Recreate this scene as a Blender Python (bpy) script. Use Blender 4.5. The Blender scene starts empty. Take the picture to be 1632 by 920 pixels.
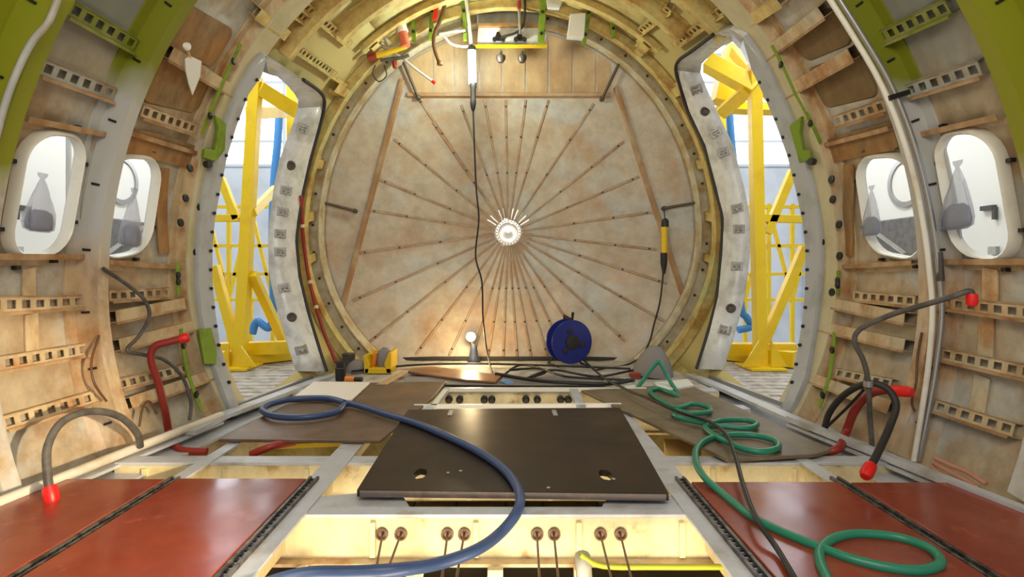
import bpy, math, random
from mathutils import Vector, Matrix
from mathutils.geometry import delaunay_2d_cdt
random.seed(7)
PI = math.pi
SC = bpy.context.scene
COL = SC.collection

# ------------------------------------------------------------------ camera model (pinhole, level, small shift)
F, VX, VY, H = 880.0, 806.0, 430.0, 0.735       # focal length in pixels of the 1632x920 frame, vanishing point, eye height
XA = 0.033                                      # fuselage axis, relative to the camera

def at(px, py, Y):
    return Vector(((px - VX) * Y / F, Y, H + (VY - py) * Y / F))
def fl(px, py, z=0.0):                          # the point of the horizontal plane z
    return at(px, py, (H - z) * F / (py - VY))

# ------------------------------------------------------------------ fuselage section
def sec(Y):
    t = (Y - 2.27) / 2.08
    return 1.713 - .205 * t, .65 + .39 * t, 1.94 - .28 * t, 1.65 - .25 * t
def S(th, Y, off=0.0):                          # th: angle from the crown, + to the right
    a, cz, bu, bl = sec(Y)
    c = math.cos(th)
    b = bu if c > 0 else bl
    return Vector((XA + (a + off) * math.sin(th), Y, cz + (b + off) * c))
def rs(px, py, off=0.0):                        # where a sight line meets the shell -> (th, Y)
    def g(Y):
        p = at(px, py, Y)
        a, cz, bu, bl = sec(Y)
        u = (p.x - XA) / (a + off); d = p.z - cz
        v = d / ((bu if d > 0 else bl) + off)
        return u * u + v * v - 1, math.atan2(u, v)
    y0 = .3
    while g(y0 + .02)[0] < 0 and y0 < 5.2: y0 += .02
    lo, hi = y0, y0 + .02
    for _ in range(30):
        m = (lo + hi) / 2
        if g(m)[0] < 0: lo = m
        else: hi = m
    return g(lo)[1], lo
def sp(px, py, off=0.0):
    return S(*rs(px, py, off), off)
def thz(z, Y, side, off=0.0):                   # angle of height z on the shell
    a, cz, bu, bl = sec(Y)
    d = z - cz
    v = max(-1, min(1, d / ((bu if d > 0 else bl) + off)))
    return side * math.acos(v)
RIMY = 4.40
def dome(px, py, lift=0.0):                     # where a sight line meets the bulkhead dome
    lo, hi = 4.0, 5.2
    def g(Y):
        p = at(px, py, Y)
        return Y - domeY(p.x, p.z)
    for _ in range(40):
        m = (lo + hi) / 2
        if g(m) < 0: lo = m
        else: hi = m
    p = at(px, py, lo); p.y -= lift
    return p
def domeY(x, z):
    d = z - 1.04
    r2 = ((x - XA) / 1.53) ** 2 + (d / (1.70 if d > 0 else 1.42)) ** 2
    return 4.43 + .30 * (1 - r2)

# ------------------------------------------------------------------ mesh builder
class MB:
    def __init__(s): s.v, s.f = [], []
    def add(s, vs, fs):
        n = len(s.v); s.v += [Vector(v) for v in vs]; s.f += [tuple(i + n for i in f) for f in fs]; return s
    def hexa(s, c):                             # 8 corners: bottom loop then top loop
        return s.add(c, [(3, 2, 1, 0), (4, 5, 6, 7), (0, 1, 5, 4), (1, 2, 6, 5), (2, 3, 7, 6), (3, 0, 4, 7)])
    def box(s, c, d, M=None):
        c = Vector(c); x, y, z = d[0] / 2, d[1] / 2, d[2] / 2
        vs = [Vector(q) for q in ((-x, -y, -z), (x, -y, -z), (x, y, -z), (-x, y, -z), (-x, -y, z), (x, -y, z), (x, y, z), (-x, y, z))]
        return s.hexa([(M @ v if M else v) + c for v in vs])
    def slab(s, quad, t, r=0.0):                # a plate: polygon top outline (list of points), thickness t downwards
        n = len(quad); top = [Vector(q) for q in quad]; bot = [q - Vector((0, 0, t)) for q in top]
        fs = [tuple(range(n)), tuple(range(2 * n - 1, n - 1, -1))]
        for i in range(n):
            j = (i + 1) % n; fs.append((i, n + i, n + j, j))
        return s.add(top + bot, fs)
    def prism(s, poly, d):                      # polygon extruded along vector d
        n = len(poly); d = Vector(d); A = [Vector(p) for p in poly]; B = [p + d for p in A]
        fs = [tuple(range(n - 1, -1, -1)), tuple(range(n, 2 * n))]
        for i in range(n):
            j = (i + 1) % n; fs.append((i, j, n + j, n + i))
        return s.add(A + B, fs)
    def bar(s, p, q, w, h, up=(0, 0, 1)):       # rectangular bar from p to q
        p, q = Vector(p), Vector(q); d = (q - p).normalized(); u = Vector(up)
        r = d.cross(u)
        if r.length < 1e-4: r = d.cross(Vector((0, 1, 0)))
        r.normalize(); u = r.cross(d).normalized()
        r *= w / 2; u *= h / 2
        return s.hexa([p - r - u, p + r - u, q + r - u, q - r - u, p - r + u, p + r + u, q + r + u, q - r + u])
    def tube(s, pts, r, n=8, closed=False, caps=True):
        pts = [Vector(p) for p in pts]
        R = r if hasattr(r, '__len__') else [r] * len(pts)
        m = len(pts); base = len(s.v); N = None
        for i, p in enumerate(pts):
            a = pts[i - 1] if (i > 0 or closed) else p
            b = pts[(i + 1) % m] if (i < m - 1 or closed) else p
            t = (b - a).normalized() if (b - a).length > 1e-9 else Vector((0, 0, 1))
            if N is None:
                N = t.orthogonal().normalized()
            else:
                N = (N - t * N.dot(t))
                N = N.normalized() if N.length > 1e-6 else t.orthogonal().normalized()
            Bn = t.cross(N)
            for k in range(n):
                g = 2 * PI * k / n
                s.v.append(p + (N * math.cos(g) + Bn * math.sin(g)) * R[i])
        for i in range(m if closed else m - 1):
            j = (i + 1) % m
            for k in range(n):
                l = (k + 1) % n
                s.f.append((base + i * n + k, base + i * n + l, base + j * n + l, base + j * n + k))
        if caps and not closed:
            s.f.append(tuple(base + k for k in range(n - 1, -1, -1)))
            s.f.append(tuple(base + (m - 1) * n + k for k in range(n)))
        return s
    def lathe(s, c, axis, prof, n=20):          # prof: (radius, distance along the axis)
        c = Vector(c); ax = Vector(axis).normalized(); u = ax.orthogonal().normalized(); w = ax.cross(u)
        base = len(s.v)
        for r, h in prof:
            for k in range(n):
                g = 2 * PI * k / n
                s.v.append(c + ax * h + (u * math.cos(g) + w * math.sin(g)) * max(r, 1e-4))
        for i in range(len(prof) - 1):
            for k in range(n):
                l = (k + 1) % n
                s.f.append((base + i * n + k, base + i * n + l, base + (i + 1) * n + l, base + (i + 1) * n + k))
        s.f.append(tuple(base + k for k in range(n - 1, -1, -1)))
        s.f.append(tuple(base + (len(prof) - 1) * n + k for k in range(n)))
        return s
    def loft(s, rows, closed=False, ring=False): # rows of equal length lists of points
        n = len(rows[0]); base = len(s.v)
        for r in rows: s.v += [Vector(p) for p in r]
        m = len(rows)
        for i in range(m if ring else m - 1):
            j = (i + 1) % m
            for k in range(n if closed else n - 1):
                l = (k + 1) % n
                s.f.append((base + i * n + k, base + i * n + l, base + j * n + l, base + j * n + k))
        return s
    def sheet(s, fn, us, vs, skip=None):        # grid of fn(u, v); skip(i, j) leaves a cell out
        base = len(s.v); n = len(vs)
        for u in us:
            for v in vs: s.v.append(Vector(fn(u, v)))
        for i in range(len(us) - 1):
            for j in range(n - 1):
                if skip and skip(i, j): continue
                s.f.append((base + i * n + j, base + i * n + j + 1, base + (i + 1) * n + j + 1, base + (i + 1) * n + j))
        return s

def smooth_path(pts, k=8, closed=False):
    pts = [Vector(p) for p in pts]; n = len(pts); out = []
    rng = range(n if closed else n - 1)
    for i in rng:
        if closed: p0, p1, p2, p3 = pts[i - 1], pts[i], pts[(i + 1) % n], pts[(i + 2) % n]
        else: p0, p1, p2, p3 = pts[max(i - 1, 0)], pts[i], pts[i + 1], pts[min(i + 2, n - 1)]
        for j in range(k):
            t = j / k
            out.append(.5 * ((2 * p1) + (p2 - p0) * t + (2 * p0 - 5 * p1 + 4 * p2 - p3) * t * t + (3 * p1 - p0 - 3 * p2 + p3) * t ** 3))
    if not closed: out.append(pts[-1])
    return out

def obj(name, mb, m, parent=None, smooth=None, bevel=0.0, solid=0.0, fix=True):
    me = bpy.data.meshes.new(name)
    org = Vector()
    if parent is None:                          # a thing that is one mesh keeps its origin at the middle of its base
        lo = [min(v[i] for v in mb.v) for i in range(3)]; hi = [max(v[i] for v in mb.v) for i in range(3)]
        org = Vector(((lo[0] + hi[0]) / 2, (lo[1] + hi[1]) / 2, lo[2]))
    me.from_pydata([tuple(v - org) for v in mb.v], [], mb.f)
    import bmesh
    if fix:
        bm = bmesh.new(); bm.from_mesh(me)
        bmesh.ops.recalc_face_normals(bm, faces=bm.faces)
        bm.to_mesh(me); bm.free()
    me.materials.append(m)
    if smooth is not None:
        me.polygons.foreach_set('use_smooth', [True] * len(me.polygons))
        me.set_sharp_from_angle(angle=math.radians(smooth))
    o = bpy.data.objects.new(name, me); COL.objects.link(o); o.location = org
    if parent:
        o.parent = parent
        o.matrix_parent_inverse = Matrix.Translation(-parent.location)
    if solid:
        q = o.modifiers.new('thick', 'SOLIDIFY'); q.thickness = solid; q.offset = 0
    if bevel:
        q = o.modifiers.new('edge', 'BEVEL'); q.width = bevel; q.segments = 2; q.limit_method = 'ANGLE'
    return o
def tag(o, label, cat, group=None):
    o['label'] = label; o['category'] = cat
    if group: o['group'] = group
    return o
def thing(name, label, cat, loc, group=None):
    o = bpy.data.objects.new(name, None); COL.objects.link(o); o.location = Vector(loc); o.empty_display_size = .05
    return tag(o, label, cat, group)
def struct(name, mb, m, parent=None, **k):
    o = obj(name, mb, m, parent, **k)
    if parent is None: o['kind'] = 'structure'
    return o

# ------------------------------------------------------------------ materials
def lin(c):
    return tuple(((x / 255) / 12.92 if x / 255 <= .04045 else ((x / 255 + .055) / 1.055) ** 2.4) for x in c) + (1,)
def mat(name, rgb, rough=.5, metal=0.0, rgb2=None, scale=6.0, lo=.45, hi=.7, rgb3=None, scale3=2.0, lo3=.5, hi3=.75, bump=0.0, bscale=60.0, stretch=None, coat=0.0, rvar=0.0, grime=0.0, gs=(9, 9, 3)):
    m = bpy.data.materials.new(name); m.use_nodes = True
    nt = m.node_tree; N = nt.nodes; L = nt.links; b = N['Principled BSDF']
    b.inputs['Roughness'].default_value = rough; b.inputs['Metallic'].default_value = metal
    b.inputs['Coat Weight'].default_value = coat
    geo = N.new('ShaderNodeNewGeometry')
    mp = N.new('ShaderNodeMapping'); L.new(geo.outputs['Position'], mp.inputs[0])
    if stretch: mp.inputs['Scale'].default_value = stretch
    def noise(sc, lo, hi, det=5):
        n = N.new('ShaderNodeTexNoise'); n.inputs['Scale'].default_value = sc; n.inputs['Detail'].default_value = det
        n.inputs['Roughness'].default_value = .6
        L.new(mp.outputs[0], n.inputs['Vector'])
        r = N.new('ShaderNodeMapRange'); r.inputs[1].default_value = lo; r.inputs[2].default_value = hi
        L.new(n.outputs['Fac'], r.inputs[0]); return r.outputs[0]
    cur = None
    rgbn = N.new('ShaderNodeRGB'); rgbn.outputs[0].default_value = lin(rgb); cur = rgbn.outputs[0]
    for c, sc, l, h in ((rgb2, scale, lo, hi), (rgb3, scale3, lo3, hi3)):
        if c is None: continue
        mx = N.new('ShaderNodeMix'); mx.data_type = 'RGBA'
        L.new(noise(sc, l, h), mx.inputs[0]); L.new(cur, mx.inputs[6]); mx.inputs[7].default_value = lin(c); cur = mx.outputs[2]
    if grime:
        gm = N.new('ShaderNodeMapping'); L.new(geo.outputs['Position'], gm.inputs[0]); gm.inputs['Scale'].default_value = gs
        n = N.new('ShaderNodeTexNoise'); n.inputs['Scale'].default_value = 1.6; n.inputs['Detail'].default_value = 7; n.inputs['Roughness'].default_value = .68
        L.new(gm.outputs[0], n.inputs['Vector'])
        r = N.new('ShaderNodeMapRange'); r.inputs[1].default_value = .40; r.inputs[2].default_value = .68; r.inputs[3].default_value = 0; r.inputs[4].default_value = grime
        L.new(n.outputs['Fac'], r.inputs[0])
        mx = N.new('ShaderNodeMix'); mx.data_type = 'RGBA'; mx.blend_type = 'MULTIPLY'
        L.new(r.outputs[0], mx.inputs[0]); L.new(cur, mx.inputs[6]); mx.inputs[7].default_value = (.30, .21, .12, 1); cur = mx.outputs[2]
    L.new(cur, b.inputs['Base Color'])
    if rvar:
        r = N.new('ShaderNodeMapRange'); r.inputs[1].default_value = .3; r.inputs[2].default_value = .7
        r.inputs[3].default_value = rough - rvar; r.inputs[4].default_value = rough + rvar
        n = N.new('ShaderNodeTexNoise'); n.inputs['Scale'].default_value = 4; L.new(mp.outputs[0], n.inputs['Vector'])
        L.new(n.outputs['Fac'], r.inputs[0]); L.new(r.outputs[0], b.inputs['Roughness'])
    if bump:
        n = N.new('ShaderNodeTexNoise'); n.inputs['Scale'].default_value = bscale; L.new(mp.outputs[0], n.inputs['Vector'])
        q = N.new('ShaderNodeBump'); q.inputs['Strength'].default_value = bump; q.inputs['Distance'].default_value = .01
        L.new(n.outputs['Fac'], q.inputs['Height']); L.new(q.outputs[0], b.inputs['Normal'])
    return m
def emis(name, rgb, strength):
    m = bpy.data.materials.new(name); m.use_nodes = True
    b = m.node_tree.nodes['Principled BSDF']
    b.inputs['Base Color'].default_value = lin(rgb); b.inputs['Emission Color'].default_value = lin(rgb); b.inputs['Emission Strength'].default_value = strength
    return m
def zmix(m, rgb, z0, z1, wob=.5, sc=3.0, axis=2, ymax=None):
    """paint m with another primer above height z0..z1 with a ragged border (the paint itself changes there)"""
    nt = m.node_tree; N = nt.nodes; L = nt.links; b = N['Principled BSDF']
    src = b.inputs['Base Color'].links[0].from_socket
    geo = N.new('ShaderNodeNewGeometry'); sx = N.new('ShaderNodeSeparateXYZ'); L.new(geo.outputs['Position'], sx.inputs[0])
    n = N.new('ShaderNodeTexNoise'); n.inputs['Scale'].default_value = sc; n.inputs['Detail'].default_value = 4; L.new(geo.outputs['Position'], n.inputs['Vector'])
    a = N.new('ShaderNodeMath'); a.operation = 'MULTIPLY_ADD'; L.new(n.outputs['Fac'], a.inputs[0]); a.inputs[1].default_value = wob; L.new(sx.outputs[axis], a.inputs[2])
    r = N.new('ShaderNodeMapRange'); r.inputs[1].default_value = z0 + wob / 2; r.inputs[2].default_value = z1 + wob / 2; L.new(a.outputs[0], r.inputs[0])
    fo_ = r.outputs[0]
    if ymax:
        c = N.new('ShaderNodeMath'); c.operation = 'LESS_THAN'; L.new(sx.outputs[1], c.inputs[0]); c.inputs[1].default_value = ymax
        d = N.new('ShaderNodeMath'); d.operation = 'MULTIPLY'; L.new(fo_, d.inputs[0]); L.new(c.outputs[0], d.inputs[1]); fo_ = d.outputs[0]
    mx = N.new('ShaderNodeMix'); mx.data_type = 'RGBA'; L.new(fo_, mx.inputs[0]); L.new(src, mx.inputs[6]); mx.inputs[7].default_value = lin(rgb)
    L.new(mx.outputs[2], b.inputs['Base Color'])
    return m
def film(name, rgb, rough, alpha):
    m = bpy.data.materials.new(name); m.use_nodes = True
    nt = m.node_tree; b = nt.nodes['Principled BSDF']; b.inputs['Base Color'].default_value = lin(rgb); b.inputs['Roughness'].default_value = rough
    t = nt.nodes.new('ShaderNodeBsdfTransparent'); x = nt.nodes.new('ShaderNodeMixShader'); x.inputs[0].default_value = alpha
    nt.links.new(t.outputs[0], x.inputs[1]); nt.links.new(b.outputs[0], x.inputs[2]); nt.links.new(x.outputs[0], nt.nodes['Material Output'].inputs[0])
    return m

M = {}
M['skin'] = zmix(zmix(mat('skin_primer', (188, 172, 144), .5, 0, (162, 126, 86), 1.8, .47, .68, (190, 190, 182), 2.4, .5, .60, bump=.05, grime=.42, gs=(7, 7, 5)), (134, 136, 128), 1.42, 1.7, .5, 2.0, ymax=2.27), (196, 180, 120), 2.95, 3.1, .2, 2, 1)
M['crown'] = mat('crown_primer', (212, 194, 132), .5, 0, (176, 142, 74), 3.0, .48, .7, (190, 196, 140), 2.2, .52, .68, grime=.4, gs=(7, 7, 7))
M['belly'] = mat('belly_primer', (190, 172, 100), .6, 0, (130, 104, 46), 3.0, .48, .7, grime=.5)
M['frame'] = zmix(zmix(mat('frame_primer', (200, 176, 142), .45, 0, (172, 128, 84), 5, .5, .7, (205, 200, 190), 3, .5, .7, grime=.5), (184, 184, 180), .70, .95, .5, 2.5), (120, 124, 26), 1.42, 1.55, .4, 2.0)
M['frameg'] = zmix(mat('edge_frame_primer', (196, 192, 184), .45, 0, (176, 150, 110), 5, .52, .7, grime=.4), (128, 132, 20), 1.0, 1.12, .3, 2.0)
M['ringframe'] = mat('ring_primer', (218, 194, 124), .45, 0, (176, 134, 66), 5, .48, .68, (196, 200, 144), 3, .52, .7, grime=.45, gs=(9, 9, 9))
M['rim'] = mat('rim_primer', (210, 202, 176), .45, 0, (186, 158, 104), 6, .48, .68, grime=.4, gs=(9, 9, 9))
M['stringer'] = mat('stringer_primer', (206, 184, 146), .45, 0, (182, 132, 82), 7, .48, .68, (196, 192, 172), 3, .52, .68, grime=.5)
M['lip'] = mat('stringer_lip_primer', (186, 154, 114), .45, 0, (150, 104, 62), 9, .45, .65, grime=.4)
M['strgreen'] = mat('green_primer', (116, 124, 40), .45, 0, (150, 150, 90), 6, .5, .75)
M['strgrey'] = mat('grey_primer', (172, 174, 168), .45, 0, (160, 140, 110), 6, .52, .72, grime=.4)
M['orange'] = mat('stained_primer', (164, 118, 66), .5, 0, (142, 120, 84), 3, .45, .65, grime=.6)
M['pad'] = mat('pad_primer', (200, 190, 156), .45, 0, (184, 176, 132), 5, .5, .7, grime=.2)
M['tan'] = mat('tan_board', (130, 112, 80), .5, 0, (116, 90, 56), 3, .45, .65, grime=.4)
M['green'] = mat('green_zinc_primer', (122, 150, 40), .45, 0, (90, 110, 30), 8, .5, .7)
M['grey'] = mat('grey_paint', (178, 182, 186), .4, 0, (150, 150, 150), 6, .5, .75, rvar=.1)
M['greybeam'] = mat('beam_paint', (190, 194, 202), .35, 0, (156, 150, 140), 5, .52, .72, grime=.18, gs=(6, 6, 6))
M['cream'] = mat('cream_web', (224, 212, 170), .5, 0, (204, 180, 124), 3, .5, .7, (150, 112, 60), 6, .60, .72, grime=.35, gs=(6, 6, 4))
M['jamb'] = mat('jamb_paint', (220, 220, 216), .3, .0, (186, 184, 178), 6, .48, .66, rvar=.08, grime=.22, gs=(10, 10, 6))
M['white'] = mat('white_paint', (228, 228, 222), .4)
M['whitepipe'] = mat('white_pipe', (226, 224, 212), .35, 0, (200, 180, 150), 4, .55, .75)
M['siderail'] = mat('side_rail_paint', (214, 206, 192), .4, 0, (186, 168, 136), 5, .5, .7)
M['bulk'] = mat('bulkhead_primer', (172, 157, 130), .34, 0, (164, 130, 86), 2.6, .46, .66, (168, 166, 156), 1.9, .5, .64, rvar=.06, grime=.35, gs=(6, 6, 6))
M['bulkrib'] = mat('bulkhead_stiffener', (168, 144, 110), .4, 0, (150, 106, 62), 5, .42, .66, grime=.4)
M['bulkedge'] = mat('bulkhead_edge', (164, 124, 84), .4, 0, (178, 154, 122), 5, .48, .66, grime=.3)
M['bulktop'] = mat('bulkhead_plank', (182, 152, 104), .4, 0, (164, 126, 76), 3, .45, .65, grime=.3)
M['hub'] = mat('hub_alloy', (214, 208, 200), .22, .6)
M['red'] = mat('red_floor_panel', (142, 64, 46), .2, 0, (126, 48, 34), 3, .45, .7, (172, 92, 70), 9, .62, .8, rvar=.1, grime=.25, gs=(5, 5, 5))
M['brown'] = mat('brown_floor_panel', (52, 42, 34), .36, 0, (40, 33, 28), 5, .4, .7, (78, 64, 50), 2.2, .6, .8, rvar=.06)
M['brown'].node_tree.nodes['Principled BSDF'].inputs['Specular IOR Level'].default_value = .22
M['darkpanel'] = mat('brown_skin_panel', (128, 104, 68), .5, 0, (110, 82, 48), 3, .45, .65, grime=.3)  # plain brown of the skin panels on the right wall
M['hold'] = mat('hold_floor', (72, 60, 32), .7, 0, (50, 40, 22), 4, .45, .65)
M['board'] = mat('brown_board', (112, 92, 74), .45, 0, (84, 66, 52), 5, .45, .7, (134, 100, 70), 2.5, .5, .7, rvar=.08, grime=.4, gs=(8, 8, 8))
M['olive'] = mat('olive_board', (124, 110, 88), .5, 0, (104, 90, 66), 5, .45, .7, (140, 84, 70), 7, .66, .76, grime=.4, gs=(8, 8, 8))
M['copper'] = mat('copper_board', (150, 102, 70), .3, 0, (96, 70, 54), 4, .45, .65)
M['boardedge'] = mat('board_edge', (176, 168, 150), .6)
M['paneledge'] = mat('panel_edge', (96, 86, 84), .5, 0, (130, 110, 96), 14, .5, .7)
M['ochre'] = mat('ochre_primer', (150, 116, 34), .5, 0, (110, 84, 24), 8, .45, .65, grime=.4)
M['track'] = mat('seat_track', (112, 108, 104), .4, .5, (60, 54, 52), 30, .45, .6)
M['black'] = mat('black_plastic', (24, 23, 24), .45)
M['dark'] = mat('dark_rubber', (44, 40, 38), .6)
M['greyhose'] = mat('grey_hose', (92, 88, 84), .5, 0, (70, 66, 62), 20, .45, .6)
M['redhose'] = mat('brick_red_hose', (150, 46, 34), .45)
M['redcap'] = mat('red_cap', (226, 26, 22), .4)
M['blue'] = mat('blue_hose', (56, 76, 118), .4)
M['teal'] = mat('green_hose', (36, 128, 100), .35)
M['reel'] = mat('blue_reel', (34, 44, 128), .35)
M['yellow'] = mat('gantry_yellow', (240, 204, 20), .4, 0, (220, 176, 20), 4, .5, .75)
M['toolyellow'] = mat('tool_yellow', (222, 184, 20), .4)
M['bluepipe'] = mat('blue_pipe', (60, 130, 200), .4)
M['orangeplastic'] = mat('orange_plastic', (224, 130, 30), .4)
M['ply'] = mat('white_sheet', (232, 224, 212), .5)
M['bag'] = film('plastic_bag_film', (190, 196, 214), .3, .42)
M['bagdark'] = film('desiccant_in_bag', (84, 92, 120), .5, .85)
M['pane'] = film('window_pane', (235, 240, 245), .05, .10)
M['hangar'] = mat('hangar_wall', (206, 212, 218), .6, 0, (190, 196, 204), .8, .45, .6)
M['hangarfloor'] = mat('hangar_floor', (196, 194, 190), .6)
M['grating'] = mat('platform_grating', (188, 182, 172), .6, 0, (150, 142, 130), 14, .45, .6)
M['daylight'] = emis('daylight_window', (240, 246, 255), 3.2)
M['tube'] = emis('fluorescent_tube', (235, 255, 245), 16)
M['bulb'] = emis('halogen_bulb', (255, 232, 190), 60)
M['brownhose'] = mat('brown_hose', (92, 62, 38), .45)
M['rag'] = mat('blue_rag', (110, 150, 190), .7)
M['cloth'] = mat('grey_cloth', (132, 126, 124), .8)
M['pinkwire'] = mat('pink_wire', (196, 140, 116), .6)
M['wood'] = mat('wood_strip', (190, 156, 112), .5)
M['chrome'] = mat('steel', (170, 168, 164), .3, .7)
M['rod'] = mat('dark_rod', (82, 72, 64), .4, .3)

# ------------------------------------------------------------------ doorway and window outlines, found on the shell
#   per doorway: (flange outer edge, flange inner edge) in photo order: forward jamb bottom->top, header, aft jamb top->bottom
DOOR = {
 -1: dict(
  fo=[(372, 660), (363, 640), (348, 600), (332, 550), (322, 500), (317, 450), (317, 400), (321, 350), (329, 300), (345, 248), (362, 200), (381, 150), (405, 108)],
  fi=[(386, 660), (376, 640), (363, 600), (350, 550), (343, 500), (338, 450), (338, 400), (342, 350), (351, 300), (362, 248), (377, 200), (396, 150), (417, 120)],
  ho=[(422, 88), (450, 105), (480, 126), (503, 142), (513, 154)], hi=[(428, 118), (442, 122), (458, 136), (470, 150), (476, 160)],
  ao=[(514, 170), (508, 197), (492, 255), (481, 304), (473, 353), (470, 385), (475, 441), (488, 496), (507, 559), (518, 592)],
  ai=[(475, 172), (467, 197), (446, 255), (436, 304), (430, 353), (428, 385), (430, 441), (443, 496), (461, 559), (472, 592)]),
 1: dict(
  fo=[(1252, 660), (1266, 640), (1283, 600), (1292, 550), (1299, 500), (1305, 450), (1306, 400), (1302, 350), (1293, 300), (1279, 248), (1262, 200), (1240, 150), (1219, 108)],
  fi=[(1238, 660), (1250, 640), (1263, 600), (1273, 550), (1281, 500), (1284, 450), (1284, 400), (1279, 350), (1268, 300), (1255, 248), (1238, 200), (1217, 150), (1198, 110)],
  ho=[(1186, 58), (1164, 46), (1140, 54), (1106, 80), (1084, 96)], hi=[(1180, 78), (1168, 66), (1150, 74), (1132, 88), (1118, 102)],
  ao=[(1080, 112), (1086, 135), (1099, 177), (1125, 232), (1143, 301), (1154, 348), (1152, 402), (1145, 473), (1132, 527), (1113, 588)],
  ai=[(1116, 116), (1124, 137), (1142, 177), (1168, 232), (1186, 301), (1195, 348), (1195, 402), (1187, 473), (1172, 527), (1153, 590)]),
}
for sd, D in DOOR.items():
    D['outer'] = [rs(*p, 0.0) for p in D['fo'] + D['ho'] + D['ao']]
    nf = len(D['fo'])
    D['inner'] = [rs(*p, 0.0) for p in D['fi']] + [rs(*p, .02) for p in [((a[0] * .75 + b[0] * .25), (a[1] * .75 + b[1] * .25)) for a, b in zip(D['ho'] + D['ao'], D['hi'] + D['ai'])]]
    D['hole'] = D['inner'][:nf] + [rs(*p, .10) for p in D['hi'] + D['ai']]

def rrect(hw, hh, r, n=6):
    out = []
    for cx, cy, a0 in ((hw - r, hh - r, 0), (-hw + r, hh - r, PI / 2), (-hw + r, -hh + r, PI), (hw - r, -hh + r, 1.5 * PI)):
        for k in range(n + 1):
            a = a0 + PI / 2 * k / n; out.append((cx + r * math.cos(a), cy + r * math.sin(a)))
    return out
WIN = []                                        # side, th centre, Y centre, half width along Y, half height along the arc
def win(side, cx, cy, xl, xr, yt, yb):
    th, Y = rs(cx, cy, .1)
    y0 = rs(xl, cy, .1)[1]; y1 = rs(xr, cy, .1)[1]
    Y = (y0 + y1) / 2
    t0 = rs(cx, yt, .1); t1 = rs(cx, yb, .1)
    h = (S(*t0, .1) - S(*t1, .1)).length / 2
    th = (t0[0] + t1[0]) / 2
    WIN.append((side, th, Y, abs(y1 - y0) / 2, h))
win(-1, 60, 307, 17, 106, 222, 392)
win(-1, 196, 326, 150, 234, 257, 396)
win(1, 1420, 327, 1387, 1476, 256, 396)
win(1, 1561, 303, 1520, 1612, 220, 394)
def winpt(w, dy, ds, off):                      # a point beside the window centre
    side, th, Y, hw, hh = w
    a = 1.8
    return S(th + side * (-ds) / a, Y + dy, off)
def winth(w, dy, ds): return (w[1] + w[0] * (-ds) / 1.8, w[2] + dy)

# ------------------------------------------------------------------ fuselage skin
Y0, Y1, OFF = .35, 4.5, .10
def skin(name, a0, a1, holes, m):
    pts, edges = [], []
    na, ny = max(8, int(abs(a1 - a0) / .07)), 40
    bound = [(a0 + (a1 - a0) * i / na, Y0) for i in range(na)] + [(a1, Y0 + (Y1 - Y0) * i / ny) for i in range(ny)] + \
            [(a1 + (a0 - a1) * i / na, Y1) for i in range(na)] + [(a0, Y1 + (Y0 - Y1) * i / ny) for i in range(ny)]
    pts += bound; edges += [(i, (i + 1) % len(bound)) for i in range(len(bound))]
    def inside(p, poly):
        c = False; n = len(poly)
        for i in range(n):
            (x1, y1), (x2, y2) = poly[i], poly[i - 1]
            if (y1 > p[1]) != (y2 > p[1]) and p[0] < (x2 - x1) * (p[1] - y1) / (y2 - y1) + x1: c = not c
        return c
    for h in holes:
        n = len(pts); pts += h; edges += [(n + i, n + (i + 1) % len(h)) for i in range(len(h))]
    for i in range(1, na):
        for j in range(1, ny):
            p = (a0 + (a1 - a0) * i / na, Y0 + (Y1 - Y0) * j / ny)
            if not any(inside(p, h) for h in holes): pts.append(p)
    v, e, f, *_ = delaunay_2d_cdt([Vector(p) for p in pts], edges, [], 0, 1e-5)
    mb = MB(); fs = []
    for t in f:
        c = [sum(v[i][k] for i in t) / 3 for k in (0, 1)]
        if not any(inside(c, h) for h in holes): fs.append(t)
    mb.add([S(p[0], p[1], OFF) for p in v], fs)
    o = struct(name, mb, m, smooth=60)
    q = o.modifiers.new('thick', 'SOLIDIFY'); q.thickness = .006; q.offset = 0
    return o
CR = .62
def wh(w): return [winth(w, dy, ds) for dy, ds in rrect(w[3] + .002, w[4] + .002, min(w[3] * .8, .11))]
def dh(sd):
    h = list(DOOR[sd]['hole'])
    return h
skin('wall_left', -2.25, -CR, [wh(WIN[0]), wh(WIN[1]), dh(-1)], M['skin'])
skin('wall_right', CR, 2.25, [wh(WIN[2]), wh(WIN[3]), dh(1)], M['skin'])
skin('ceiling', -CR, CR, [], M['crown'])
skin('floor', 2.25, 2 * PI - 2.25, [], M['belly'])

# ------------------------------------------------------------------ windows
for i, w in enumerate(WIN):
    r0 = min(w[3] * .8, .11)
    def ring(g, off): return [winpt(w, dy, ds, off) for dy, ds in rrect(w[3] + g, w[4] + g, r0 + g)]
    mb = MB().loft([ring(.0, .10), ring(.0, .085), ring(.002, .062), ring(.008, .056), ring(.018, .066), ring(.02, .097)], closed=True)
    o = struct('window_%d' % (i + 1), mb, M['whitepipe'], smooth=50)
    out = ring(.001, .096)
    c = sum(out, Vector()) / len(out)
    mb = MB().add(out + [c], [(k, (k + 1) % len(out), len(out)) for k in range(len(out))])
    obj('pane', mb, M['pane'], o)
    mb = MB()
    for dy, ds in ((-.5, 1), (.5, 1), (-1, .45), (-1, -.45), (1, .45), (1, -.45), (-.5, -1), (.5, -1)):
        p = winpt(w, dy * (w[3] + .036), ds * (w[4] + .036), .084)
        mb.box(p, (.02, .02, .014))
    obj('clip', mb, M['black'], o)

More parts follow.
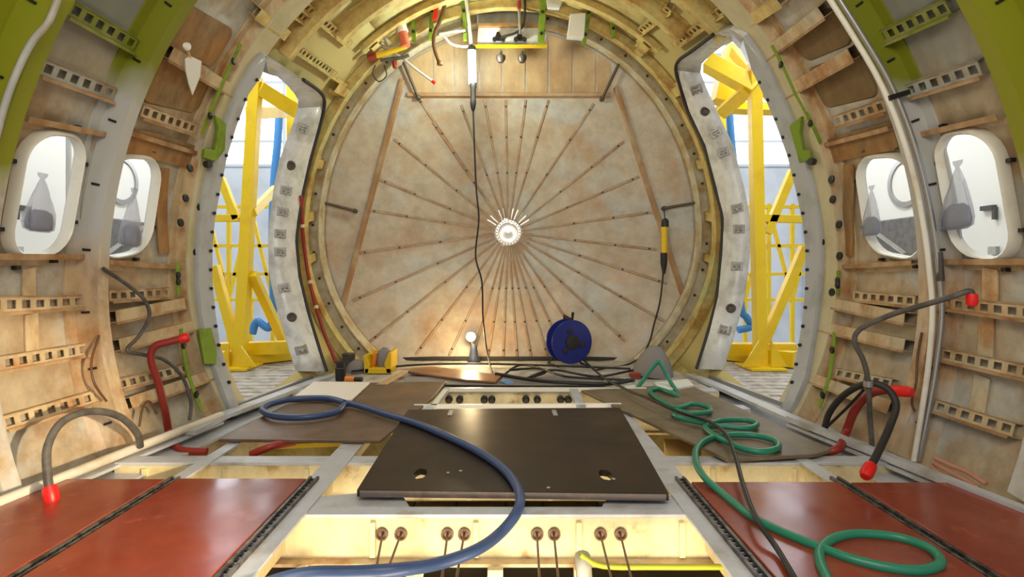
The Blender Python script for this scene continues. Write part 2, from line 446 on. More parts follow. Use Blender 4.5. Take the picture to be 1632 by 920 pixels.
# ------------------------------------------------------------------ frames
FR = {0: 1.78, 1: 2.27, 2: 2.86, 3: 3.17}
def arc(th0, th1, n): return [th0 + (th1 - th0) * i / n for i in range(n + 1)]
def sweep(mb, prof, ths, Y):                    # closed profile (off, dY) swept round the section
    rows = [[S(t, Y + dy, of) for of, dy in prof] for t in ths]
    mb.loft(rows, closed=True)
    n = len(prof); b = len(mb.v) - n * len(rows)
    mb.f.append(tuple(b + k for k in range(n))); mb.f.append(tuple(b + (len(rows) - 1) * n + k for k in range(n - 1, -1, -1)))
    return mb
def frame(label, Y, side, tlo, thi, m, depth=.0, cap=.05, group=None, clips=True, m2=None):
    ths = arc(tlo, thi, 40)
    r = thing('fuselage_frame', label, 'frame', S(tlo, Y, .05), group)
    obj('web', sweep(MB(), [(-depth, -.004), (.097, -.004), (.097, .004), (-depth, .004)], ths, Y), m, r, smooth=40)
    obj('inner_flange', sweep(MB(), [(-depth - .006, -.006), (-depth + .002, -.006), (-depth + .002, cap), (-depth - .006, cap)], ths, Y), m2 or m, r, smooth=40)
    obj('outer_flange', sweep(MB(), [(.088, -.05), (.096, -.05), (.096, -.004), (.088, -.004)], ths, Y), m, r, smooth=40)
    if clips:
        for k in range(2, 39, 3):
            t = ths[k]
            p = S(t, Y - .007, .028); q = S(t, Y - .007, .06)
            obj('tie_clip', MB().bar(p, q, .009, .006, up=(0, 1, 0)), M['black'], r)
    return r
FRM = {}
def both(lab, Y, m, **k):
    for sd, nm in ((-1, 'left'), (1, 'right')):
        lo = thz(-.02, Y, sd); hi = sd * .16
        FRM[(Y, sd)] = frame(lab[sd], Y, sd, lo, hi, m, **k)
both({-1: 'green topped frame rib at the left photo edge, before the front left window', 1: 'yellow green frame rib at the right photo edge, beyond the front right window'}, 1.78, M['frameg'], depth=.02)
both({-1: 'pale frame rib between the two left wall windows', 1: 'frame rib behind the twin conduits, between the two right wall windows'}, 2.27, M['frame'], depth=.0)
both({-1: 'frame rib with green strip between the aft left window and left doorway', 1: 'frame rib with green strip between the aft right window and right doorway'}, 2.86, M['stringer'], depth=-.03, clips=False, cap=.15, m2=M['pad'])
for sd, nm in ((-1, 'left'), (1, 'right')):
    top = DOOR[sd]['outer'][len(DOOR[sd]['fo'])]
    frame('overhead frame rib rising from the forward top corner of the %s doorway' % nm, 3.17, sd, top[0] * .97, sd * .1, M['ringframe'], depth=-.01, clips=False)
    frame('overhead frame rib rising from the middle of the %s doorway header' % nm, 3.52, sd, sd * .74, sd * .06, M['ringframe'], depth=-.01, clips=False)
# rings round the bulkhead, each one arch from floor to floor
for Y, lab, dep, m in ((3.93, 'outermost yellowish ring frame arching round the bulkhead', -.045, M['ringframe']), (4.16, 'middle ring frame arching round the bulkhead', -.02, M['ringframe'])):
    t0 = thz(.0, Y, -1); t1 = thz(.0, Y, 1)
    ths = arc(t0, t1, 90) if Y > 4 else arc(-.72, .72, 50)
    r = thing('bulkhead_ring', lab, 'frame', S(ths[0], Y, .05))
    obj('web', sweep(MB(), [(-dep, -.004), (.09, -.004), (.09, .004), (-dep, .004)], ths, Y), m, r, smooth=40)
    obj('inner_flange', sweep(MB(), [(-dep - .006, -.02), (-dep + .002, -.02), (-dep + .002, .045), (-dep - .006, .045)], ths, Y), m, r, smooth=40)
Y = 4.36; t0 = thz(.0, Y, -1); t1 = thz(.0, Y, 1); ths = arc(t0, t1, 100)
r = thing('rim_ring', 'pale innermost ring bolted round the edge of the bulkhead', 'frame', S(t0, Y, .0))
obj('web', sweep(MB(), [(-.012, -.004), (.09, -.004), (.09, .006), (-.012, .006)], ths, Y), M['rim'], r, smooth=40)
obj('inner_flange', sweep(MB(), [(-.02, -.05), (-.012, -.05), (-.012, .05), (-.02, .05)], ths, Y), M['rim'], r, smooth=40)
for k in range(3, 98, 3):
    p = S(ths[k], Y - .008, .045)
    obj('bolt', MB().lathe(p, (0, -1, 0), [(.011, 0), (.011, .008), (.006, .012)], 8), M['rod'], r)
# short ties between the rings
for sd, nm in ((-1, 'left'), (1, 'right')):
    for k, tdeg in enumerate((38, 52, 72, 86, 98)):
        t = sd * math.radians(tdeg)
        if tdeg < 55: a, b = 3.94, 4.155
        else: a, b = 4.17, 4.352
        w = ['uppermost', 'second', 'third', 'fourth', 'lowest'][k]
        mb = MB(); mb.sheet(lambda u, v: S(t + v, a + (b - a) * u, .06 - (.035 if abs(v) < .02 else 0)), [0, 1], [-.035, -.0201, -.0199, .0199, .0201, .035])
        tag(obj('ring_tie', mb, M['ringframe'], solid=.003), '%s short yellowish tie between ring frames %s of the bulkhead' % (w, nm), 'tie')

# ------------------------------------------------------------------ stringers
def stringer(p0, p1, kind, label, m, name='stringer', w=.052, off=.062, group='stringers along the cabin walls'):
    (t0, ya), (t1, yb) = rs(*p0, off), rs(*p1, off)
    R = 1.8; sd = 1 if t0 > 0 else -1
    def P(u, v, o):                              # v: along the section, + upwards
        return S(t0 + (t1 - t0) * u - sd * v / R, ya + (yb - ya) * u, o)
    L = (P(1, 0, off) - P(0, 0, off)).length
    mb = MB(); lp = MB()
    if kind == 'ladder':
        n = max(4, int(round(L / .052)))
        us = [0]
        for k in range(n): us += [(k + .2) / n, (k + .8) / n]
        us.append(1)
        vs = [-w / 2, -w * .27, w * .27, w / 2]
        mb.sheet(lambda u, v: P(u, v, off), us, vs, lambda i, j: i % 2 == 1 and j == 1)
        for v in (-w / 2, w / 2):
            mb.sheet(lambda u, o: P(u, v, o), [0, .33, .67, 1], [off, .095])
        lp.sheet(lambda u, o: P(u, -w / 2, o), [0, .33, .67, 1], [off - .016, off])
        lp.sheet(lambda u, v: P(u, v, off - .016), [0, .33, .67, 1], [-w / 2 - .010, -w / 2])
        lp.sheet(lambda u, o: P(u, w / 2, o), [0, .33, .67, 1], [off - .006, off])
    elif kind == 'ledge':
        mb.sheet(lambda u, o: P(u, 0, o), [0, .33, .67, 1], [.095, off - .01])
        lp.sheet(lambda u, v: P(u, v, off - .01), [0, .33, .67, 1], [-.004, .016])
        mb.sheet(lambda u, v: P(u, v, .094), [0, .33, .67, 1], [-.025, 0])
    else:                                        # beam: a channel standing proud of the skin
        o2 = off - .035
        lp.sheet(lambda u, v: P(u, v, o2 - .002), [0, .33, .67, 1], [-w / 2 - .012, -w / 2])
        mb.sheet(lambda u, v: P(u, v, o2), [0, .33, .67, 1], [-w / 2, w / 2])
        for v in (-w / 2, w / 2):
            mb.sheet(lambda u, o: P(u, v, o), [0, .33, .67, 1], [o2, .095])
    o = tag(obj(name, mb, m, solid=.003), label, 'stringer', group)
    if lp.v: obj('lip', lp, m if m in (M['strgreen'], M['ringframe']) else M['lip'], o, solid=.003)
    return o
G, E, W_ = M['strgreen'], M['stringer'], M['strgrey']
for a in [
 ((112, 12), (216, 72), 'ladder', 'green perforated stringer highest above the front left window', G),
 ((66, 106), (182, 150), 'ladder', 'grey perforated stringer second above the front left window', W_),
 ((40, 192), (164, 216), 'ledge', 'thin ledge stringer right above the front left window', E),
 ((-20, 412), (132, 412), 'ledge', 'thin brown ledge right below the front left window', E),
 ((-20, 486), (134, 480), 'ladder', 'perforated stringer, uppermost under the front left window', E),
 ((-20, 584), (140, 556), 'ladder', 'perforated stringer, second under the front left window', E),
 ((4, 676), (165, 628), 'ladder', 'perforated stringer, lowest under the front left window', E),
 ((262, 78), (372, 146), 'beam', 'beige channel beam behind the white paper tag, upper left wall', E),
 ((226, 176), (312, 206), 'ladder', 'perforated stringer above the aft left window', E),
 ((206, 214), (312, 246), 'ledge', 'thin ledge stringer right above the aft left window', E),
 ((170, 420), (292, 428), 'ledge', 'thin ledge right below the aft left window', E),
 ((174, 472), (270, 466), 'ladder', 'perforated stringer, uppermost under the aft left window', E),
 ((172, 506), (284, 484), 'beam', 'channel beam, upper of three under the aft left window', E),
 ((178, 552), (318, 516), 'beam', 'channel beam behind the red hose cap, middle one under the aft left window', E),
 ((188, 614), (300, 586), 'ladder', 'perforated stringer, lowest under the aft left window', E),
 ((196, 646), (340, 596), 'beam', 'channel beam, lowest of three under the aft left window', E),
 ((1399, 62), (1511, 10), 'ladder', 'green perforated stringer highest above the front right window', G),
 ((1444, 146), (1562, 108), 'ladder', 'grey perforated stringer second above the front right window', W_),
 ((1470, 216), (1594, 188), 'ledge', 'thin ledge stringer right above the front right window', E),
 ((1500, 420), (1650, 420), 'ledge', 'thin brown ledge right below the front right window', E),
 ((1500, 482), (1650, 500), 'ladder', 'perforated stringer behind the small red cap, under the front right window', E),
 ((1500, 564), (1650, 596), 'ladder', 'perforated stringer, second under the front right window', E),
 ((1490, 646), (1616, 686), 'ladder', 'perforated stringer, lowest under the front right window', E),
 ((1216, 90), (1318, 12), 'beam', 'beige channel beam highest beside the twin conduits, right of the doorway', E),
 ((1254, 146), (1366, 80), 'beam', 'beige channel beam second down beside the twin conduits', E),
 ((1330, 194), (1410, 168), 'ladder', 'perforated stringer above the aft right window', E),
 ((1312, 234), (1420, 206), 'ledge', 'thin ledge stringer right above the aft right window', E),
 ((1331, 427), (1456, 421), 'ledge', 'thin ledge right below the aft right window', E),
 ((1360, 471), (1458, 480), 'ladder', 'perforated stringer, uppermost under the aft right window', E),
 ((1336, 484), (1454, 508), 'beam', 'channel beam, upper of three under the aft right window', E),
 ((1302, 518), (1454, 552), 'beam', 'channel beam, middle of three under the aft right window', E),
 ((1332, 594), (1420, 612), 'ladder', 'perforated stringer, lowest under the aft right window', E),
 ((1282, 598), (1430, 652), 'beam', 'channel beam, lowest of three under the aft right window', E),
]: stringer(*a)
# overhead short stringers above the doorways
GO = 'short stringers over the doorways'
Rg = M['ringframe']
for a in [
 ((404, 14), (452, 50), 'beam', 'overhead channel beam forward of the left doorway corner', Rg), ((480, 4), (560, 72), 'ladder', 'overhead perforated stringer running aft above the left doorway header', Rg),
 ((470, 74), (536, 120), 'ladder', 'perforated stringer just over the left doorway header', Rg),
 ((470, 18), (500, 40), 'ladder', 'short overhead perforated stringer forward of the left doorway rib', Rg),
 ((1150, 16), (1072, 74), 'ladder', 'overhead perforated stringer running aft above the right doorway header', Rg),
 ((1066, 14), (1020, 50), 'ladder', 'upper overhead perforated stringer toward the crown, right side', Rg),
 ((1196, 30), (1248, -6), 'beam', 'overhead channel beam forward of the right doorway corner', Rg),
]: stringer(*a, name='overhead_stringer', w=.05, group=GO)

# vertical pad strips beside the windows and green strips by the doorways
def strip(name, pts, w, off, m, label, cat, th=.006):
    q = [rs(*p, off) for p in pts]; n = 10
    mb = MB()
    def P(u, v):
        k = min(int(u), len(q) - 2); f = u - k
        return S(q[k][0] * (1 - f) + q[k + 1][0] * f, q[k][1] * (1 - f) + q[k + 1][1] * f + v, off)
    us = [i * (len(q) - 1) / 16 for i in range(17)]
    mb.sheet(P, us, [-w / 2, w / 2])
    return tag(obj(name, mb, m, solid=th), label, cat)
strip('pad_strip', [(158, 214), (141, 300), (134, 400)], .05, .085, M['strgrey'], 'grey upright strip between the front left window and the frame rib', 'strip')
strip('pad_strip', [(1462, 214), (1478, 300), (1487, 405)], .05, .085, M['strgrey'], 'grey upright strip between the twin conduits and the front right window', 'strip')
strip('pad_strip', [(1578, 428), (1578, 480)], .06, .088, M['stringer'], 'pale upright skin strip right under the front right window', 'strip')
strip('pad_strip', [(1572, 505), (1570, 575)], .06, .088, M['stringer'], 'pale upright skin strip between the upper two perforated stringers below the front right window', 'strip')
strip('pad_strip', [(1566, 600), (1556, 660)], .06, .088, M['stringer'], 'pale upright skin strip between the lower two perforated stringers below the front right window', 'strip')
strip('pad_strip', [(46, 428), (46, 476)], .05, .088, M['stringer'], 'pale upright skin strip right under the front left window', 'strip')
strip('pad_strip', [(50, 500), (52, 562)], .05, .088, M['stringer'], 'pale upright skin strip between the upper two perforated stringers below the front left window', 'strip')
for sd, px, nm in ((-1, [[(384, 70), (352, 140), (322, 215)], [(283, 418), (284, 470)], [(288, 524), (298, 590), (322, 655)]], 'left'), (1, [[(1230, 72), (1268, 150), (1308, 228)], [(1336, 432), (1335, 470)], [(1330, 530), (1322, 600), (1305, 650)]], 'right')):
    for k, p in enumerate(px):
        o = strip('green_strip', p, .022, .025, M['green'], ['slim green strip on the wall above the aft %s window level', 'short green strip beside and below the aft %s window', 'slim green strip low on the wall before the %s doorway'][k] % nm, 'strip')
        for f in (.25, .75):
            q = p[0] if f < .5 else p[-1]; e = p[1] if f < .5 else p[-2]
            c = sp(q[0] * .6 + e[0] * .4, q[1] * .6 + e[1] * .4, .018)
            obj('dark_patch', MB().lathe(c, (-sd, 0, 0), [(.018, 0), (.018, .006), (.012, .009)], 10), M['black'], o)
for sd, hs in ((-1, ((288, 355), (303, 268), (296, 316), (312, 402), (318, 330))), (1, ((1325, 286), (1337, 358), (1310, 386), (1338, 408), (1327, 318), (1326, 466)))):
    for x, y in hs:
        c = sp(x, y, .022)
        obj('dark_hole', MB().lathe(c, (-sd, -.1, .1), [(.021, -.004), (.021, .004), (.012, .005)], 9), M['black'], FRM[(2.86, sd)])
for sd, nm, a_, b_ in ((-1, 'left', [(196, 226), (250, 234), (304, 250)], [(262, 268), (258, 330), (262, 404)]), (1, 'right', [(1428, 216), (1370, 228), (1314, 244)], [(1352, 262), (1352, 330), (1350, 408)])):
    q = [rs(x, y, .08) for x, y in a_]
    mb = MB(); us = [i / 8 * 2 for i in range(9)]
    def Pq(u, v):
        k = min(int(u), 1); f_ = u - k
        return S(q[k][0] * (1 - f_) + q[k + 1][0] * f_ + v, q[k][1] * (1 - f_) + q[k + 1][1] * f_, .078)
    mb.sheet(Pq, us, [-.032, .032])
    tag(obj('window_pad', mb, M['orange'], solid=.006), 'orange brown stained pad above the aft %s window' % nm, 'panel')
    strip('window_pad', b_, .07, .074, M['orange'], 'orange brown stained upright pad beside the aft %s window' % nm, 'panel')
# orange-stained doublers in the recessed bays
def doubler(cx, cy, hw, hh, off, m, label):
    th, Y = rs(cx, cy, .09); sd = 1 if th > 0 else -1
    w = (sd, th, Y, hw, hh)
    ri = [winpt(w, a, b, off) for a, b in rrect(hw, hh, .05)]; ro = [winpt(w, a, b, .0955) for a, b in rrect(hw + .006, hh + .006, .05)]
    n = len(ri); mb = MB(); mb.v = ri + ro; mb.f = [tuple(range(n))] + [(i, n + i, n + (i + 1) % n, (i + 1) % n) for i in range(n)]
    tag(obj('skin_doubler', mb, m), label, 'panel')
doubler(286, 138, .19, .10, .088, M['orange'], 'orange brown stained skin panel below the channel beam, left wall')
doubler(318, 60, .19, .10, .088, M['orange'], 'orange brown stained skin panel above the channel beam, left wall')
doubler(1340, 130, .18, .10, .088, M['darkpanel'], 'brown skin panel between the two upper channel beams, right wall')
doubler(1304, 58, .17, .085, .088, M['darkpanel'], 'brown skin panel above the upper channel beam, right wall')

# ------------------------------------------------------------------ doorways
for n_, (sd, nm) in enumerate(((-1, 'left'), (1, 'right'))):
    D = DOOR[sd]; nf = len(D['fo']); nh = len(D['ho'])
    A = [S(*q, 0.0) for q in D['outer']]; Bq = D['inner']
    Bp = [S(*q, 0.0) if i < nf else S(*q, .02) for i, q in enumerate(Bq)]
    C = [S(q[0], q[1], .10) for q in D['hole']]
    root = thing('door_%d' % (n_ + 1), 'open doorway surround in the %s cabin wall' % nm, 'doorway', (S(*D['outer'][0]).x, 3.5, 0)); root['kind'] = 'structure'
    def part(nm_, i0, i1, m):
        rows = [[S(D['outer'][i][0], D['outer'][i][1], .05) for i in range(i0, i1)], A[i0:i1], Bp[i0:i1], C[i0:i1]]
        return obj(nm_, MB().loft(rows), m, root, smooth=35, solid=.004)
    part('forward_jamb', 0, nf + 1, M['grey']); part('header', nf, nf + nh + 1, M['jamb']); aft = part('aft_jamb', nf + nh, len(A), M['jamb'])
    # inner lip and dark seal on the aft side
    k = list(range(nf + 2, len(A)))
    obj('seal', MB().tube(smooth_path([A[i] + Vector((-sd * .008, .012, 0)) for i in k], 4), .012, 8), M['dark'], root, smooth=60)
    # fasteners along the forward flange
    pts = smooth_path([(A[i] + Bp[i]) / 2 * .35 + Bp[i] * .65 for i in range(1, nf)], 5)
    d = 0; last = pts[0]
    for p in pts:
        if (p - last).length > .10:
            obj('fastener', MB().lathe(p + Vector((-sd * .001, 0, 0)), (-sd, -.4, 0), [(.009, -.004), (.009, .012), (.005, .014)], 8), M['black'], root); last = p
    # latch fittings on the aft jamb face
    fr = [.13, .25, .34, .41, .53, .60, .72, .80, .90] if sd < 0 else [.14, .24, .30, .36, .52, .60, .72, .82, .90]
    path = smooth_path([Bp[i] * .55 + C[i] * .45 for i in range(nf + nh, len(A))], 6)
    for j, f in enumerate(fr):
        i = int(f * (len(path) - 1)); p = path[i]; t = (path[min(i + 1, len(path) - 1)] - path[i - 1]).normalized()
        nrm = Vector((sd * -.55, -.83, 0))
        ax = nrm.cross(t).normalized(); nn = t.cross(ax).normalized()
        if nn.y > 0: nn = -nn
        mb = MB()
        Mx = Matrix((ax, t, nn)).transposed()
        if j in (1, 7):
            mb.lathe(p + nn * .004, nn, [(.034, -.01), (.034, .01), (.024, .016), (.012, .006)], 12); mm = M['rod']
        else:
            mb.box(p + nn * .006, (.08, .06, .014), Mx); mb.box(p + nn * .016 + ax * .03, (.016, .06, .024), Mx); mb.box(p + nn * .016 - ax * .03, (.016, .06, .024), Mx); mb.lathe(p + nn * .012, ax, [(.014, -.034), (.014, .034)], 10); mb.lathe(p + nn * .012 + t * .016, nn, [(.01, 0), (.01, .02)], 8); mm = M['chrome']
        obj('latch_fitting', mb, mm, root, bevel=.003)
    # sill
    s0, s1 = C[0], C[-1]; i0, i1 = A[0], A[-1]
    z = .0
    q = [Vector((i0.x, i0.y, z)), Vector((i1.x, i1.y, z)), Vector((s1.x + sd * .03, s1.y, z)), Vector((s0.x + sd * .03, s0.y, z))]
    obj('sill', MB().slab(q, .03), M['grey'], root)
    mb = MB()
    a, b = q[0] * .6 + q[3] * .4, q[1] * .6 + q[2] * .4
    mb.bar(a + Vector((0, 0, .012)), b + Vector((0, 0, .012)), .025, .024)
    obj('sill_rail', mb, M['chrome'], root)

# ------------------------------------------------------------------ green brackets beside the doorways
for px, lab, sd in (([(338, 184), (356, 198), (354, 240), (340, 258), (320, 252), (322, 238), (338, 240), (344, 205)], 'green hook shaped bracket on the wall at the left doorway', -1),
                    ([(1282, 186), (1262, 202), (1272, 236), (1278, 260), (1296, 256), (1294, 240), (1284, 240), (1278, 212)], 'green hook shaped bracket on the wall at the right doorway', 1)):
    base = [sp(x, y, .012) for x, y in px]
    o = tag(obj('green_bracket', MB().prism(base, (-sd * .022, -.012, 0)), M['green'], bevel=.003), lab, 'bracket')
    p = sp(*((330, 262) if sd < 0 else (1295, 258)), .0)
    obj('roller', MB().lathe(p, (-sd, -.3, 0), [(.018, -.01), (.018, .02)], 12), M['dark'], o)
base = [sp(x, y, .01) for x, y in ((313, 526), (333, 522), (342, 560), (341, 580), (322, 580))]
tag(obj('green_bracket', MB().prism(base, (.02, -.012, 0)), M['green'], bevel=.003), 'flat green plate low on the wall at the left doorway', 'bracket')

# ------------------------------------------------------------------ bulkhead
bk = thing('pressure_bulkhead', 'round beige dome bulkhead with radial stiffeners and a bright hub', 'bulkhead', (XA, 4.5, 0))
mb = MB(); n = 96; rad = [0, .06, .12, .2, .3, .4, .5, .6, .7, .8, .9, .96, 1.0]
def D3(r, g):
    x = XA + 1.53 * r * math.sin(g); c = math.cos(g); z = 1.04 + (1.70 if c > 0 else 1.42) * r * c
    if z < -.06: z = -.06
    return Vector((x, domeY(x, z), z))
mb.loft([[D3(r, 2 * PI * k / n) for k in range(n)] for r in rad], closed=True)
obj('dome', mb, M['bulk'], bk, smooth=60, solid=.006)
def rib(p0, p1, w0, w1, h, m, name='stiffener', n=8):
    pts = []
    for i in range(n + 1):
        f = i / n; pts.append(dome(p0[0] * (1 - f) + p1[0] * f, p0[1] * (1 - f) + p1[1] * f))
    d = (pts[-1] - pts[0]).normalized(); sd = Vector((d.z, 0, -d.x)).normalized()
    rows = []
    for i, p in enumerate(pts):
        w = (w0 + (w1 - w0) * i / n) / 2; y = Vector((0, -h, 0)); e = Vector((0, .004, 0))
        rows.append([p - sd * w + e, p - sd * w * .5 + y, p + sd * w * .5 + y, p + sd * w + e])
    obj(name, MB().loft(rows), m, bk, smooth=30)
HUB = (810, 371)
ends = [(690, 195), (735, 168), (772, 160), (806, 160), (838, 160), (874, 160), (946, 166), (994, 226), (1018, 282), (1042, 338), (1046, 398), (1062, 452), (1058, 512), (996, 544), (938, 562), (900, 566), (872, 566), (846, 568), (824, 568), (802, 568), (778, 568), (754, 568), (716, 566), (664, 564), (588, 546), (562, 480), (570, 404), (586, 335), (604, 286), (628, 222), (664, 152)]
for e in ends:
    d = Vector((e[0] - HUB[0], e[1] - HUB[1])); u = d.normalized()
    rib((HUB[0] + u.x * 22, HUB[1] + u.y * 22), e, .018, .030, .012, M['bulkrib'])
for k, e in enumerate(ends):
    for f_ in (.45, .72, .95):
        c = dome(HUB[0] + (e[0] - HUB[0]) * f_, HUB[1] + (e[1] - HUB[1]) * f_, .012)
        obj('rivet', MB().lathe(c, (0, -1, 0), [(.009, -.004), (.009, .003), (.004, .006)], 7), M['rod'], bk)
xs_ = [652, 690, 724, 764, 800, 838, 874, 912, 950, 974]
for k in range(9):
    a_, b_ = xs_[k] + 1.5, xs_[k + 1] - 1.5
    def tl(x): return 48 + ((x - 812) / 160) ** 2 * 52
    g_ = [dome(a_, tl(a_), .008), dome((a_ + b_) / 2, tl((a_ + b_) / 2), .008), dome(b_, tl(b_), .008), dome(b_, 148, .008), dome((a_ + b_) / 2, 148, .008), dome(a_, 148, .008)]
    obj('top_plank', MB().prism(g_, (0, .012, 0)), M['bulktop'], bk)
for p, q, w in (((650, 152), (972, 152), .05), ((641, 128), (546, 486), .05), ((982, 140), (1088, 468), .05)):
    rib(p, q, w, w, .028, M['bulkedge'], 'edge_angle', 14)
c = dome(*HUB)
hub = obj('hub', MB().lathe(c + Vector((0, .01, 0)), (0, -1, 0), [(.125, 0), (.125, .016), (.112, .022), (.108, .03), (.085, .03), (.08, .018), (.05, .014), (.02, .02), (.0, .021)], 40), M['hub'], bk, smooth=35)
for k in range(24):
    g = 2 * PI * k / 24
    p = c + Vector((math.sin(g) * .098, -.02, math.cos(g) * .098))
    obj('hub_bolt', MB().lathe(p, (0, -1, 0), [(.007, 0), (.007, .008), (.003, .011)], 8), M['chrome'], hub)
for k in range(31):
    g = 2 * PI * k / 31
    p, q = c + Vector((math.sin(g) * .12, -.002, math.cos(g) * .12)), c + Vector((math.sin(g) * .21, -.006, math.cos(g) * .21))
    obj('finger_doubler', MB().bar(p, q, .010, .010, up=(0, 1, 0)), M['hub'] if k < 6 or k > 25 else M['bulkrib'], hub)  # upper fingers in bright alloy: sparkle above the hub put into the colour
for p, q in (((640, 92), (668, 158)), ((510, 322), (568, 337)), ((988, 98), (958, 160)), ((1120, 322), (1056, 333))):
    a, b = dome(*p, .05), dome(*q, .05)
    o = tag(obj('stay_rod', MB().tube([a, b], .011, 8), M['rod'], smooth=50), {640: 'dark stay rod at the upper left of the bulkhead', 510: 'dark level stay rod at the left edge of the bulkhead', 988: 'dark stay rod at the upper right of the bulkhead', 1120: 'dark level stay rod above the hanging yellow inspection lamp'}[p[0]], 'rod', 'stay rods of the bulkhead')
    obj('end_fitting', MB().lathe(b + Vector((0, .02, 0)), (0, -1, 0), [(.018, -.012), (.018, .025), (.01, .03)], 10), M['rod'], o)
struct('trim_1', MB().box((XA, 4.50, .012), (2.1, .05, .024)), M['dark'])

# ------------------------------------------------------------------ floor structure
def ibeam(label, y0, y1, x0, x1, depth, ztop=-.004, holes=(), m=M['greybeam']):
    r = thing('floor_beam', label, 'beam', ((x0 + x1) / 2, (y0 + y1) / 2, ztop - depth))
    obj('top_flange', MB().box(((x0 + x1) / 2, (y0 + y1) / 2, ztop - .006), (x1 - x0, y1 - y0, .012)), m, r, bevel=.002)
    yw = y0 + .006
    mb = MB().box(((x0 + x1) / 2, yw, ztop - .012 - (depth - .012) / 2), (x1 - x0, .008, depth - .012))
    obj('web', mb, M['cream'], r)
    obj('bottom_flange', MB().box(((x0 + x1) / 2, y0 - .006, ztop - depth - .004), (x1 - x0, .05, .010)), M['stringer'], r)
    xs = x0 + .12
    while xs < x1:
        obj('web_stiffener', MB().box((xs, yw - .010, ztop - depth / 2 - .006), (.016, .014, depth - .03)), M['cream'], r); xs += .31
    for x, z in holes:
        obj('cable_hole', MB().lathe((x, yw - .005, z), (0, -1, 0), [(.019, 0), (.019, .008), (.013, .009), (.012, .002), (.0, .001)], 14), M['brownhose'], r, smooth=40)
    return r
hx = [609, 639, 713, 740, 856, 883, 957, 989]
hp = [at(x, 851, 1.667) for x in hx]
ibeam('nearest cream floor beam with cable holes, in front of the dark brown panel', 1.667, 1.722, -1.45, 1.45, .135, holes=[(p.x, p.z) for p in hp])
ibeam('grey floor beam crossing behind the red panels, in front of the side boards', 2.114, 2.19, -1.5, 1.5, .15)
ibeam('slim floor beam under the far edge of the dark brown panel', 2.93, 3.02, -.75, 1.3, .12)
ibeam('floor beam behind the open pit with black fittings', 3.36, 3.46, -1.3, 1.3, .16)
ibeam('farthest floor beam before the bulkhead', 3.92, 4.02, -1.2, 1.25, .12)
# control cables through the holes
for k, (p, bx) in enumerate(zip(hp, (596, 612, 704, 727, 860, 890, 975, 1007))):
    q = at(bx, 925, 1.05 + .0)
    q = at(bx, 925, 1.36)
    tag(obj('control_cable', MB().tube([p + Vector((0, .012, 0)), q, q + (q - p) * 1.5], .0035, 6), M['brownhose']), ['first', 'second', 'third', 'fourth', 'fifth', 'sixth', 'seventh', 'eighth'][k] + ' thin control cable from the left, through the nearest cream floor beam', 'cable', 'control cables through the near floor beam')
# seat tracks: a grey beam with the dark slotted track on top
def track(label, x0, ya, x1, yb, fo, fw):
    a, b = Vector((x0, ya, 0)), Vector((x1, yb, 0))
    r = thing('seat_track', label, 'track', a)
    z = Vector((0, 0, 1)); d = (b - a).normalized(); n = Vector((d.y, -d.x, 0))
    obj('flange', MB().bar(a - z * .002 + n * fo, b - z * .002 + n * fo, fw, .008), M['greybeam'], r)
    obj('web', MB().bar(a - z * .06, b - z * .06, .01, .108), M['cream'], r)
    ye = a + d * max(.1, (1.93 - ya) / d.y)
    for s_ in (-1, 1):
        obj('lip', MB().bar(a + n * s_ * .0125 + z * .007, ye + n * s_ * .0125 + z * .007, .009, .012), M['track'], r)
    mb = MB(); L = (ye - a).length; k = 0
    while k * .0254 < L:
        mb.box(a + d * k * .0254 + z * .004, (.017, .011, .006)); k += 1
    obj('slot_row', mb, M['black'], r)
    return r
track('inner left seat track beside the left red floor panels', -.675, .6, -.662, 3.35, .022, .09)
track('outer left seat track between the two left red floor panels', -1.165, .6, -1.145, 2.8, .0, .05)
track('inner right seat track beside the right red floor panels', .61, .6, .605, 3.35, -.022, .09)
track('outer right seat track between the two right red floor panels', 1.155, .6, 1.145, 2.8, .0, .05)
# short grey links between the tracks and beams
tag(obj('gusset_plate', MB().slab([Vector((-.62, 1.724, -.006)), Vector((-.62, 1.80, -.006)), Vector((-.36, 1.86, -.006)), Vector((-.30, 1.724, -.006))], .01), M['greybeam']), 'pale gusset plate between the inner left seat track and the dark brown panel', 'plate')
tag(obj('gusset_plate', MB().slab([Vector((.56, 1.724, -.006)), Vector((.56, 1.80, -.006)), Vector((.36, 1.86, -.006)), Vector((.30, 1.724, -.006))], .01), M['greybeam']), 'pale gusset plate between the inner right seat track and the dark brown panel', 'plate')
# side rails
def rail(side, label, px):
    pts = [fl(x, y, .02) for x, y in px]
    r = thing('side_rail', label, 'rail', pts[0])
    if side < 0: obj('rail_tube', MB().tube(smooth_path(pts, 4), .018, 10), M['siderail'], r, smooth=60)
    else:
        rb = MB()
        for a, b in zip(pts, pts[1:]): rb.bar(a - Vector((0, 0, .006)), b - Vector((0, 0, .006)), .034, .026)
        obj('rail_bar', rb, M['greybeam'], r)
    mb = MB(); z = Vector((0, 0, .035)); n = Vector((side, 0, 0))
    for a, b in zip(pts, pts[1:]):
        mb.bar(a - z + n * .03, b - z + n * .03, .10, .012)
    obj('foot_flange', mb, M['greybeam'], r)
rail(-1, 'cream side rail along the foot of the left wall', [(-120, 850), (0, 801), (110, 757), (225, 711), (352, 662)])
rail(1, 'grey side rail along the foot of the right wall', [(1760, 862), (1632, 812), (1520, 768), (1399, 720), (1258, 665)])
